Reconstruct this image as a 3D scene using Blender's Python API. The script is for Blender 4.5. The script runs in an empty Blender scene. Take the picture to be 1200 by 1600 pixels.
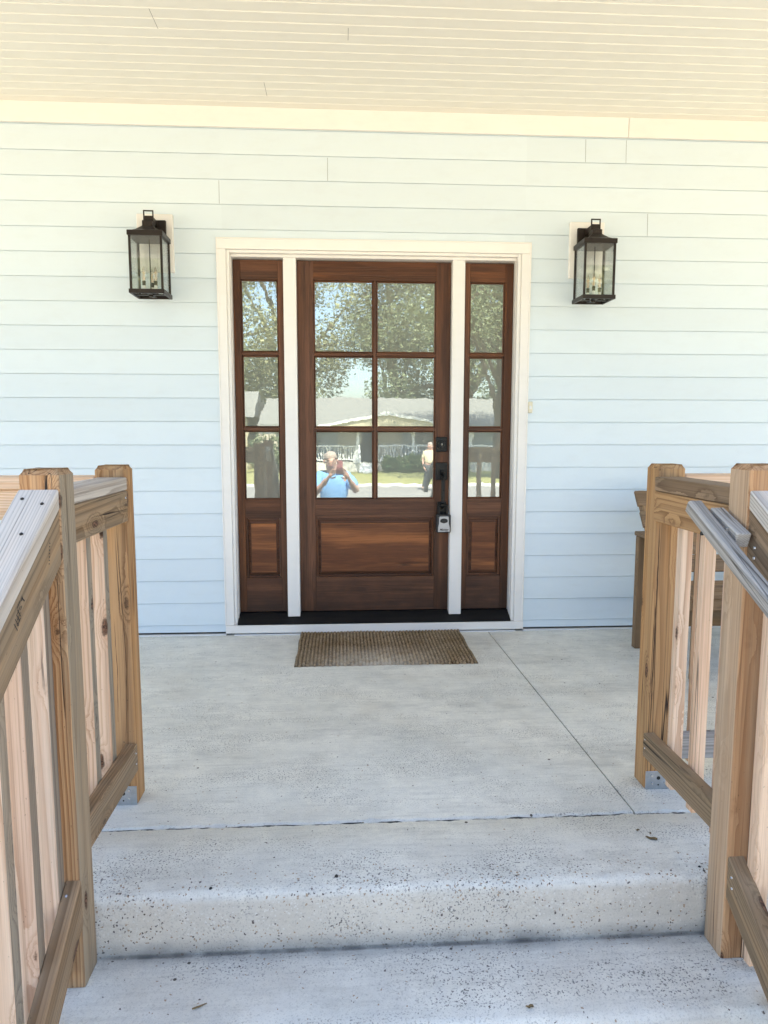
import bpy, bmesh, math, random
import numpy as np
from mathutils import Vector, Matrix, noise as mnoise
random.seed(7)
PI = math.pi
S = bpy.context.scene
COL = S.collection

# ------------------------------------------------------------------ camera
cam_d = bpy.data.cameras.new("camera")
cam = bpy.data.objects.new("camera", cam_d)
COL.objects.link(cam)
PITCH, YAW, ROLL = .1144, .0605, .0009
fw = Vector((math.sin(YAW)*math.cos(PITCH), math.cos(YAW)*math.cos(PITCH), -math.sin(PITCH)))
rt = fw.cross(Vector((0, 0, 1))).normalized()
up = rt.cross(fw)
rt2 = rt*math.cos(ROLL) + up*math.sin(ROLL)
up2 = up*math.cos(ROLL) - rt*math.sin(ROLL)
R3 = Matrix((rt2, up2, -fw)).transposed()
cam.matrix_world = Matrix.Translation((0, -4.15, 1.2092)) @ R3.to_4x4()
cam_d.sensor_fit = 'VERTICAL'
cam_d.sensor_height = 36
cam_d.lens = 36*1100/1600
cam_d.clip_start = .03
cam_d.clip_end = 600
S.camera = cam

# ------------------------------------------------------------------ world, sun, exposure
SUN_EL, SUN_AZ = math.radians(60), math.radians(14)      # azimuth from +Y towards +X: behind the house
W = bpy.data.worlds.new("World")
S.world = W
W.use_nodes = True
wn = W.node_tree
sky = wn.nodes.new('ShaderNodeTexSky')
sky.sky_type = 'NISHITA'
sky.sun_disc = False
sky.sun_elevation = SUN_EL
sky.sun_rotation = SUN_AZ
sky.air_density = 1.0
sky.dust_density = 2.0
wn.links.new(sky.outputs[0], wn.nodes['Background'].inputs[0])
wn.nodes['Background'].inputs[1].default_value = 0.15
sl = bpy.data.lights.new("sun", 'SUN')
sl.energy = 4.5
sl.angle = math.radians(.5)
sl.color = (1, .93, .82)
so = bpy.data.objects.new("sun", sl)
COL.objects.link(so)
sd = Vector((math.sin(SUN_AZ)*math.cos(SUN_EL), math.cos(SUN_AZ)*math.cos(SUN_EL), math.sin(SUN_EL)))
so.rotation_euler = sd.to_track_quat('Z', 'Y').to_euler()
so.location = sd*40
S.view_settings.view_transform = 'Standard'
S.view_settings.look = 'None'
S.view_settings.gamma = 1
S.view_settings.exposure = 2.28
S.cycles.max_bounces = 10
S.cycles.diffuse_bounces = 5

# ------------------------------------------------------------------ materials
class NT:
    def __init__(s, name):
        s.m = bpy.data.materials.new(name)
        s.m.use_nodes = True
        s.t = s.m.node_tree
        s.b = s.t.nodes['Principled BSDF']
    def n(s, typ, ins=None, **kw):
        nd = s.t.nodes.new('ShaderNode'+typ)
        for k, v in kw.items():
            setattr(nd, k, v)
        for k, v in (ins or {}).items():
            s.put(nd.inputs[k], v)
        return nd
    def put(s, sock, v):
        if isinstance(v, bpy.types.NodeSocket):
            s.t.links.new(v, sock)
        elif isinstance(v, bpy.types.Node):
            s.t.links.new(v.outputs[0], sock)
        else:
            if isinstance(v, tuple) and len(v) == 3 and sock.type == 'RGBA':
                v = v+(1,)
            sock.default_value = v
    def math(s, op, a, b=0.0, c=0.0, clamp=False):
        nd = s.n('Math', operation=op, use_clamp=clamp)
        s.put(nd.inputs[0], a); s.put(nd.inputs[1], b); s.put(nd.inputs[2], c)
        return nd.outputs[0]
    def vm(s, op, a, b=(0, 0, 0), sc=None):
        nd = s.n('VectorMath', operation=op)
        s.put(nd.inputs[0], a); s.put(nd.inputs[1], b)
        if sc is not None:
            s.put(nd.inputs['Scale'], sc)
        return nd.outputs['Value'] if op in ('LENGTH', 'DOT_PRODUCT') else nd.outputs[0]
    def mix(s, f, a, b, mode='MIX'):
        nd = s.n('Mix', data_type='RGBA', blend_type=mode)
        s.put(nd.inputs[0], f); s.put(nd.inputs[6], a); s.put(nd.inputs[7], b)
        return nd.outputs[2]
    def noise(s, vec, scale, detail=3, rough=.5, out=0):
        nd = s.n('TexNoise', {'Vector': vec, 'Scale': scale, 'Detail': detail, 'Roughness': rough})
        return nd.outputs[out]
    def ramp(s, v, a, b, c=0.0, d=1.0):
        nd = s.n('MapRange', {0: v, 1: a, 2: b, 3: c, 4: d})
        nd.clamp = True
        return nd.outputs[0]
    def bump(s, h, strength=.3, dist=.002, nrm=None):
        nd = s.n('Bump', {'Height': h, 'Strength': strength, 'Distance': dist})
        if nrm is not None:
            s.put(nd.inputs['Normal'], nrm)
        return nd.outputs[0]
    def set(s, **kw):
        for k, v in kw.items():
            s.put(s.b.inputs[k.replace('_', ' ')], v)
        return s.m

def wood(name, light, dark, grey=(.30, .27, .23), weather=.3, freq=150., ringamt=.8, cracks=.5,
         knotcol=(.07, .035, .02), rough=.75, knots=.6, spec=.3, fiber=.3, stain=0):
    T = NT(name)
    gc = T.n('Attribute', attribute_name='gc').outputs['Vector']
    rv = T.n('Attribute', attribute_name='rv').outputs['Fac']
    w = T.n('TexNoise', {'Vector': T.vm('MULTIPLY', gc, (4, 4, .8)), 'Scale': 1.0, 'Detail': 2.0}).outputs['Color']
    w = T.vm('SCALE', T.vm('SUBTRACT', w, (.5, .5, .5)), sc=.04)
    p = T.vm('MULTIPLY', T.vm('ADD', gc, w), (1, 1, .004))
    r = T.vm('LENGTH', p)
    vo = T.n('TexVoronoi', {'Vector': T.vm('ADD', T.vm('MULTIPLY', gc, (13, 13, 5.)), (3.3, 1.7, 0)), 'Scale': 1.0})
    gate = T.math('GREATER_THAN', T.n('SeparateColor', {0: vo.outputs['Color']}).outputs[0], 1-knots)
    dk = T.math('ADD', vo.outputs['Distance'], T.math('MULTIPLY', T.math('SUBTRACT', T.noise(gc, 45., 3, .7), .5), .16))
    soft = T.math('MULTIPLY', T.ramp(dk, .5, .0, 0, 1), gate)
    soft = T.math('MULTIPLY', soft, soft)
    core = T.math('MULTIPLY', T.ramp(dk, .125, .09, 0, 1), gate)
    rim = T.math('MULTIPLY', T.math('MULTIPLY', T.ramp(T.math('ABSOLUTE', T.math('SUBTRACT', dk, .115)), .03, .004), .6), gate)
    r2 = T.math('ADD', r, T.math('MULTIPLY', soft, .03))
    ph = T.math('ADD', T.math('MULTIPLY', r2, freq), T.math('MULTIPLY', T.noise(T.vm('MULTIPLY', gc, (40, 40, 1.)), 1., 3), .9))
    fr = T.math('FRACT', ph)
    late = T.math('MULTIPLY', T.ramp(fr, .45, .92), T.ramp(fr, 1., .95))
    late = T.math('MULTIPLY', late, T.ramp(T.noise(T.vm('MULTIPLY', gc, (20, 20, .5)), 1., 2), .3, .6, .35, 1.))
    fib = T.noise(T.vm('MULTIPLY', gc, (520, 520, 12)), 1., 2)
    streak = T.ramp(T.noise(T.vm('MULTIPLY', gc, (230, 230, 1.2)), 1., 2), .52, .68)
    band = T.ramp(T.noise(T.vm('MULTIPLY', gc, (34, 34, .5)), 1., 2), .40, .62)
    base = T.mix(T.math('MULTIPLY', band, .42), light, dark)
    base = T.mix(T.math('MULTIPLY', late, ringamt), base, dark)
    base = T.mix(T.math('MULTIPLY', streak, .4), base, tuple(x*.55 for x in dark))
    base = T.mix(T.math('MULTIPLY', soft, .7), base, dark)
    tone = T.noise(T.vm('MULTIPLY', gc, (14, 14, 1.0)), 1., 4, .6)
    wf = T.math('MULTIPLY', T.ramp(T.math('ADD', tone, T.math('MULTIPLY', T.math('SUBTRACT', rv, .5), .25)), .42, .60), weather)
    base = T.mix(wf, base, T.mix(T.math('MULTIPLY', late, .8), grey, tuple(x*.5 for x in grey)))
    hsv = T.n('HueSaturation', {'Color': base, 'Value': T.math('ADD', T.math('ADD', T.math('MULTIPLY', rv, .25), .88-fiber/2), T.math('MULTIPLY', fib, fiber)),
                                 'Saturation': T.math('ADD', .95, T.math('MULTIPLY', rv, .2))})
    base = hsv.outputs[0]
    base = T.mix(core, base, T.mix(T.ramp(T.noise(gc, 150., 2), .4, .6), tuple(x*3. for x in knotcol), tuple(x*.7 for x in knotcol)))
    base = T.mix(rim, base, tuple(x*.4 for x in knotcol))
    cn = T.noise(T.vm('MULTIPLY', gc, (22, 22, .35)), 1., 2)
    crk = T.math('MULTIPLY', T.ramp(T.math('ABSOLUTE', T.math('SUBTRACT', cn, .5)), .011, .003), T.ramp(T.noise(T.vm('MULTIPLY', gc, (4, 4, 1.5)), 1., 1), .54, .58))
    crk = T.math('MULTIPLY', crk, cracks)
    base = T.mix(crk, base, (.025, .015, .01))
    specks = T.ramp(T.noise(T.vm('MULTIPLY', gc, (150, 150, 80)), 1., 2), .72, .77, 0, .7*cracks)
    base = T.mix(specks, base, (.06, .045, .03))
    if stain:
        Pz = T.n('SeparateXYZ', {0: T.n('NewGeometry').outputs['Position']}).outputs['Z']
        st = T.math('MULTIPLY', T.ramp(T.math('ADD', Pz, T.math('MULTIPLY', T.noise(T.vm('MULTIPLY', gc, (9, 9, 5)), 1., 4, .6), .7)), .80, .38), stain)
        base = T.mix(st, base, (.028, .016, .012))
    h = T.math('SUBTRACT', T.math('ADD', T.math('MULTIPLY', fib, .5), T.math('ADD', T.math('MULTIPLY', late, .4), T.math('MULTIPLY', streak, -.4))), T.math('MULTIPLY', crk, 4))
    return T.set(Base_Color=base, Roughness=rough, Specular_IOR_Level=spec, Normal=T.bump(h, .55, .0014))

M = {}
M['post'] = wood('post_wood', (.53, .32, .17), (.22, .10, .042), (.29, .23, .155), .5, 230, .85, 1., rough=.8, knots=.5)
M['post2'] = wood('weathered_post_wood', (.50, .29, .145), (.19, .085, .036), (.27, .22, .15), .35, 190, .85, 1., rough=.8, knots=.45)
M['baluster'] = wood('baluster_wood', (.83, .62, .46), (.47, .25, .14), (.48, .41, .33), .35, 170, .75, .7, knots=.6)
M['balside'] = wood('baluster_weathered_shaded_side', (.36, .285, .21), (.19, .135, .09), (.25, .22, .18), .7, 190, .7, .5, knots=.4)  # weathered grey plus the shade of the baluster sides, put into the colour
M['postside'] = wood('post_weathered_shaded_side', (.38, .285, .19), (.21, .14, .085), (.29, .24, .175), .7, 210, .6, .6, rough=.85, knots=.45)  # weathered tan, darkened by painted-in shade on the post's sides
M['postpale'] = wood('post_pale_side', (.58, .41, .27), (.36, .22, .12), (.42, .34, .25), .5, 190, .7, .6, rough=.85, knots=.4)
M['rail'] = wood('rail_wood', (.35, .235, .14), (.13, .075, .038), (.22, .175, .125), .6, 240, .85, 1., knots=.5)
M['cap'] = wood('weathered_cap_wood', (.60, .52, .44), (.27, .21, .16), (.53, .49, .44), .75, 190, .75, .45, knots=.12)
M['grey'] = wood('grey_handrail_wood', (.45, .415, .37), (.20, .17, .14), (.39, .365, .335), .8, 230, .85, .6, rough=.85, fiber=.5, knots=.12)
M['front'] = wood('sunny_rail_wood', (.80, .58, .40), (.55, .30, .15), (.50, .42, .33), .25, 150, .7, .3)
M['slate'] = wood('silvered_rail_wood', (.40, .38, .36), (.15, .14, .13), (.34, .34, .34), .95, 260, .95, .6)
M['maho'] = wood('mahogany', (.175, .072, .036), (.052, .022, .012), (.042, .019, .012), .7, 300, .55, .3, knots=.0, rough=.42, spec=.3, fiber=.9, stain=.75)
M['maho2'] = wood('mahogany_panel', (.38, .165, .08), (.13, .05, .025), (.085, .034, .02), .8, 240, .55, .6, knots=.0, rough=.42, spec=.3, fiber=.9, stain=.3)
M['bench'] = wood('bench_wood', (.28, .18, .10), (.13, .08, .045), (.20, .155, .115), .5, 220, .8, .8)

def paint(name, col, rough=.5, dirt=.06, sc=6., dirtcol=(.45, .42, .36)):
    T = NT(name)
    P = T.n('NewGeometry').outputs['Position']
    n = T.noise(T.vm('MULTIPLY', P, (1, 1, 2.5)), sc, 5, .65)
    n2 = T.noise(T.vm('MULTIPLY', P, (8, 8, 60)), 3., 3)
    fleck = T.ramp(T.noise(P, 90., 1), .76, .80, 0, .35)
    f = T.math('ADD', T.math('MULTIPLY', T.ramp(n, .5, .8), dirt), T.math('MULTIPLY', fleck, dirt*2))
    c = T.mix(f, col, dirtcol)
    rv = T.n('Attribute', attribute_name='rv').outputs['Fac']
    c = T.n('HueSaturation', {'Color': c, 'Value': T.math('ADD', .975, T.math('MULTIPLY', rv, .05))}).outputs[0]
    h = T.math('ADD', n2, T.math('ADD', T.math('MULTIPLY', T.noise(P, 260., 2), .6), T.math('MULTIPLY', T.noise(T.vm('MULTIPLY', P, (1.2, 1, 7)), 1., 2), 14.)))
    return T.set(Base_Color=c, Roughness=rough, Normal=T.bump(h, .12, .001))

M['siding'] = paint('pale_blue_siding_paint', (.67, .752, .80), .55, .09)
M['trim'] = paint('white_trim_paint', (.81, .78, .74), .45, .08, 9.)
M['ceil'] = paint('porch_ceiling_paint', (.785, .76, .685), .5, .10, 5.)
M['flash'] = paint('white_flashing', (.80, .80, .80), .4, .1)
M['caulk'] = paint('dark_joint', (.10, .095, .085), .9, .0)
M['shingle'] = paint('grey_shingle', (.30, .30, .30), .9, .4, 3., (.16, .16, .16))
M['plinth'] = paint('grey_render', (.35, .34, .32), .9, .3)

def plain(name, col, rough=.5, metal=0., spec=.5, var=.15, sc=20., bump=.1):
    T = NT(name)
    P = T.n('TexCoord').outputs['Object']
    n = T.noise(P, sc, 4, .6)
    c = T.mix(T.ramp(n, .3, .7, 0, var), col, tuple(x*.45 for x in col))
    return T.set(Base_Color=c, Roughness=rough, Metallic=metal, Specular_IOR_Level=spec, Normal=T.bump(n, bump, .001))

M['bronze'] = plain('aged_bronze', (.030, .021, .017), .42, .5, .5, .6, 35.)
M['blackmetal'] = plain('matte_black_metal', (.016, .017, .018), .4, .6, .5, .3)
M['blackrubber'] = plain('black_rubber', (.018, .018, .02), .55)
M['threshold'] = plain('black_threshold', (.009, .009, .010), .5, .0, .25, .5, 14., .3)
M['lockgrey'] = plain('silver_grey_plastic', (.42, .43, .45), .35, .4)
M['crackdark'] = plain('dark_crack', (.07, .035, .018), .9)
M['black'] = plain('black', (.01, .01, .01), .6)
M['galv'] = plain('galvanised_steel', (.50, .53, .57), .33, .9, .5, .4, 60.)
M['screw'] = plain('screw_steel', (.65, .65, .65), .25, 1.)
M['candle'] = plain('candle_sleeve', (.75, .75, .72), .4)
M['white'] = plain('white_enamel', (.8, .8, .78), .4)
M['ivory'] = plain('ivory_plastic', (.72, .66, .5), .4)
M['phone'] = plain('phone_case', (.42, .16, .17), .3)
M['skin'] = plain('skin', (.62, .36, .27), .5, var=.25)
M['tshirt'] = plain('blue_cotton', (.22, .47, .85), .85, var=.2)
M['shorts'] = plain('khaki_cotton', (.30, .26, .19), .9)
M['yshirt'] = plain('pale_yellow_cotton', (.75, .66, .42), .85)
M['trousers'] = plain('dark_trousers', (.05, .055, .06), .9)
M['hair'] = plain('grey_hair', (.46, .37, .31), .8)
M['shoe'] = plain('shoe', (.08, .07, .06), .6)
M['leafbrown'] = plain('dry_leaf', (.17, .115, .05), .7)
M['bark'] = plain('bark', (.10, .075, .055), .95, var=.6, sc=8., bump=1.)
M['bluewall'] = plain('blue_grey_boards', (.42, .50, .58), .7)
M['beigewall'] = plain('beige_boards', (.72, .68, .58), .8)
M['yellowwall'] = plain('yellow_boards', (.60, .54, .38), .8)
M['roofgrey'] = plain('pale_grey_roof', (.27, .27, .25), .8, var=.5, sc=5.)
M['winglass'] = plain('window_glass', (.05, .07, .09), .1)

def leafmat(name, c1, c2):
    T = NT(name)
    r = T.n('Attribute', attribute_name='rv').outputs['Fac']
    return T.set(Base_Color=T.mix(r, c1, c2), Roughness=.55, Specular_IOR_Level=.3)
M['leaf1'] = leafmat('leaves_dark', (.07, .095, .05), (.24, .28, .15))
M['leaf2'] = leafmat('leaves_olive', (.13, .15, .07), (.36, .37, .20))
M['leaf3'] = leafmat('shrub_leaves', (.05, .11, .03), (.20, .26, .10))

# clear lantern glass
T = NT('lantern_glass')
gl = T.n('BsdfGlossy', {'Roughness': .02, 'Color': (1, 1, 1)})
tr = T.n('BsdfTransparent', {'Color': (.975, .985, .98)})
lw = T.n('LayerWeight', {'Blend': .25})
mx = T.n('MixShader', {0: T.math('ADD', T.math('MULTIPLY', lw.outputs['Fresnel'], .6), .06), 1: tr, 2: gl})
T.t.links.new(mx.outputs[0], T.t.nodes['Material Output'].inputs[0])
M['lglass'] = T.m
# bulb glass
T = NT('bulb_glass')
gl = T.n('BsdfGlossy', {'Roughness': .03, 'Color': (1, 1, 1)})
tr = T.n('BsdfTransparent', {'Color': (.99, .95, .90)})
mx = T.n('MixShader', {0: T.math('ADD', T.math('MULTIPLY', T.n('LayerWeight', {'Blend': .4}).outputs['Fresnel'], .7), .05), 1: tr, 2: gl})
T.t.links.new(mx.outputs[0], T.t.nodes['Material Output'].inputs[0])
M['bulb'] = T.m
M['filament'] = plain('amber_filament', (.85, .55, .30), .4)

# door glass: reflective pane, haze and flecks of the reflection painted into its lining colour
T = NT('door_glass')
P = T.n('NewGeometry').outputs['Position']
wob = T.noise(T.vm('MULTIPLY', P, (1, 1, .6)), 9., 2)
wob2 = T.noise(P, 70., 2)
sp = T.ramp(T.noise(P, 160., 2), .68, .75, 0, .25)
wob3 = T.noise(T.vm('MULTIPLY', P, (1, 1, .3)), 45., 2)
nb = T.bump(T.math('ADD', wob, T.math('ADD', T.math('MULTIPLY', wob2, .025), T.math('MULTIPLY', wob3, .08))), .25, .0008)
dif = T.n('BsdfDiffuse', {'Color': T.mix(sp, (.23, .24, .21), (.45, .45, .42))})
glo = T.n('BsdfGlossy', {'Roughness': .0, 'Color': (.93, 1, .96), 'Normal': nb})
mx = T.n('MixShader', {0: .28, 1: dif, 2: glo})
T.t.links.new(mx.outputs[0], T.t.nodes['Material Output'].inputs[0])
M['glass'] = T.m

def concrete():
    T = NT('porch_concrete')
    P = T.n('NewGeometry').outputs['Position']
    sx = T.n('SeparateXYZ', {0: P})
    big = T.noise(T.vm('MULTIPLY', P, (1, 1.5, 1)), 1.7, 6, .65)
    big2 = T.noise(T.vm('ADD', T.vm('MULTIPLY', P, (1., 3.2, 1)), (7, 3, 1)), 2.1, 5, .6)
    mid = T.noise(P, 14., 5, .7)
    fine = T.noise(P, 170., 3, .6)
    streaks = T.noise(T.vm('MULTIPLY', P, (6, 60, 60)), 1., 4, .65)
    c = T.mix(T.ramp(big, .35, .68), (.82, .80, .72), (.64, .635, .58))
    c = T.mix(T.ramp(mid, .35, .75, 0, .4), c, (.42, .42, .41))
    c = T.mix(T.ramp(T.noise(P, 3.3, 4), .52, .75, 0, .45), c, (.60, .555, .47))      # warm tint patches
    c = T.mix(T.ramp(streaks, .50, .72, 0, .35), c, (.40, .39, .36))
    c = T.mix(T.ramp(T.noise(P, 320., 2), .55, .72, 0, .35), c, (.30, .29, .27))
    rz = T.math('MULTIPLY', T.ramp(sx.outputs['Z'], -.012, -.035), T.ramp(sx.outputs['Z'], -.172, -.160))
    c = T.mix(T.math('MULTIPLY', rz, .55), c, (.50, .445, .37))
    sm = T.noise(T.vm('ADD', T.vm('MULTIPLY', P, (1.6, 4.5, 3)), (2, 9, 4)), 1., 6, .72)
    c = T.mix(T.ramp(sm, .54, .70, 0, .42), c, (.30, .30, .285))
    sm2 = T.noise(T.vm('ADD', T.vm('MULTIPLY', P, (2.6, 2.2, 2)), (5, 1, 4)), 1., 6, .75)
    c = T.mix(T.ramp(sm2, .56, .70, 0, .5), c, (.74, .72, .66))
    # grimy smudges: dotted pits inside patchy zones
    pits = T.ramp(T.noise(P, 190., 2, .5), .57, .64)
    zone = T.ramp(big2, .47, .60, .2, 1.)
    c = T.mix(T.math('MULTIPLY', pits, zone), c, (.20, .195, .185))
    # exposed aggregate at the worn nosing and on the riser
    ny = T.math('ABSOLUTE', T.math('ADD', sx.outputs['Y'], 2.385))
    edge = T.ramp(ny, .12, .0)
    aggz = T.math('ADD', T.math('MULTIPLY', edge, T.ramp(sx.outputs['Z'], -.17, -.03, .35, 1.)), .05)
    aggz = T.math('MULTIPLY', aggz, T.ramp(T.noise(T.vm('MULTIPLY', P, (2.2, 8, 8)), 1., 3), .33, .55, .25, 1.1))
    PD = T.vm('ADD', P, T.vm('SCALE', T.noise(P, 120., 2, out=1), sc=.012))
    vo = T.n('TexVoronoi', {'Vector': PD, 'Scale': 135.})
    stone = T.math('LESS_THAN', vo.outputs['Distance'], .36)
    srand = T.n('SeparateColor', {0: vo.outputs['Color']})
    on = T.math('MULTIPLY', stone, T.math('LESS_THAN', srand.outputs[0], T.math('MULTIPLY', T.math('MULTIPLY', aggz, T.ramp(T.noise(P, 11., 3), .35, .6, .1, 1.3)), .85)))
    scol = T.mix(T.math('GREATER_THAN', srand.outputs[1], .55), (.62, .60, .55), (.36, .27, .19))
    scol = T.mix(T.math('GREATER_THAN', srand.outputs[1], .84), scol, (.13, .11, .10))
    c = T.mix(on, c, scol)
    vo2 = T.n('TexVoronoi', {'Vector': P, 'Scale': 42.})
    r2 = T.n('SeparateColor', {0: vo2.outputs['Color']})
    dot = T.math('MULTIPLY', T.math('LESS_THAN', vo2.outputs['Distance'], T.math('MULTIPLY', r2.outputs[2], .22)), T.math('LESS_THAN', r2.outputs[0], .012))
    c = T.mix(dot, c, (.10, .085, .07))
    # grime at foot of riser, with the corner's shadow painted in
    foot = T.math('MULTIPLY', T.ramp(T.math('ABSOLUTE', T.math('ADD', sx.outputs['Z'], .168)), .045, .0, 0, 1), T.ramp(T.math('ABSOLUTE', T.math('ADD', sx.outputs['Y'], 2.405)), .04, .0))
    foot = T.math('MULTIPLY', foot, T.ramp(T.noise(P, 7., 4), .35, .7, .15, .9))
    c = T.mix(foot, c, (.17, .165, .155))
    seam = T.math('MULTIPLY', T.ramp(T.math('ABSOLUTE', T.math('ADD', sx.outputs['Z'], .170)), .008, .003), T.ramp(T.math('ABSOLUTE', T.math('ADD', sx.outputs['Y'], 2.403)), .011, .006))
    c = T.mix(T.math('MULTIPLY', seam, T.ramp(T.noise(P, 20., 4), .35, .6, .1, .6)), c, (.09, .085, .075))
    h = T.math('ADD', T.math('MULTIPLY', fine, .5), T.math('SUBTRACT', T.math('MULTIPLY', mid, .8), T.math('MULTIPLY', T.math('MULTIPLY', pits, zone), .5)))
    h = T.math('ADD', h, T.math('ADD', T.math('MULTIPLY', on, .6), T.math('MULTIPLY', T.math('MULTIPLY', T.noise(P, 75., 3, .6), aggz), 2.5)))
    return T.set(Base_Color=c, Roughness=.85, Specular_IOR_Level=.3, Normal=T.bump(h, .55, .0018))
M['conc'] = concrete()

def ground_mat(name, a, b, c2, s1=.6, s2=30.):
    T = NT(name)
    P = T.n('NewGeometry').outputs['Position']
    c = T.mix(T.ramp(T.noise(P, s1, 5, .6), .35, .65), a, b)
    c = T.mix(T.ramp(T.noise(P, s2, 3), .45, .7), c, c2)
    return T.set(Base_Color=c, Roughness=.95, Specular_IOR_Level=.15, Normal=T.bump(T.noise(P, s2, 3), .6, .02))
M['ground'] = ground_mat('sandy_yard', (.49, .42, .29), (.42, .36, .24), (.32, .28, .19))
M['lawn'] = ground_mat('dry_lawn', (.30, .30, .12), (.36, .34, .16), (.20, .21, .08))
M['road'] = ground_mat('pale_road', (.33, .32, .29), (.28, .27, .25), (.24, .23, .22))
M['mulch'] = ground_mat('gravel_bed', (.20, .18, .15), (.13, .115, .10), (.36, .34, .31), 4., 60.)

T = NT('jute_mat')
P = T.n('NewGeometry').outputs['Position']
rv = T.n('Attribute', attribute_name='rv').outputs['Fac']
n1 = T.noise(P, 5., 4, .6)
c = T.mix(T.ramp(n1, .35, .65), (.36, .25, .14), (.52, .39, .25))
c = T.mix(T.ramp(T.noise(P, 240., 2), .42, .68), c, (.055, .035, .02))
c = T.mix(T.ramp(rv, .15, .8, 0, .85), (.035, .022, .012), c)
wx = T.n('SeparateXYZ', {0: P})
worn = T.math('MULTIPLY', T.ramp(T.math('ABSOLUTE', T.math('SUBTRACT', wx.outputs[0], .16)), .42, .05), T.ramp(wx.outputs[1], -.30, -.56))
c = T.mix(T.math('MULTIPLY', worn, T.ramp(T.noise(P, 30., 3), .3, .6, .2, .6)), c, (.62, .56, .47))
M['jute'] = T.set(Base_Color=c, Roughness=.95, Specular_IOR_Level=.1, Normal=T.bump(T.noise(P, 400., 2), .8, .002))
M['ribmat'] = plain('ribbed_grey_rubber', (.16, .16, .165), .7)

# ------------------------------------------------------------------ mesh building
GAX = {'z': (0, 1, 2), 'x': (1, 2, 0), 'y': (0, 2, 1)}

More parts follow.
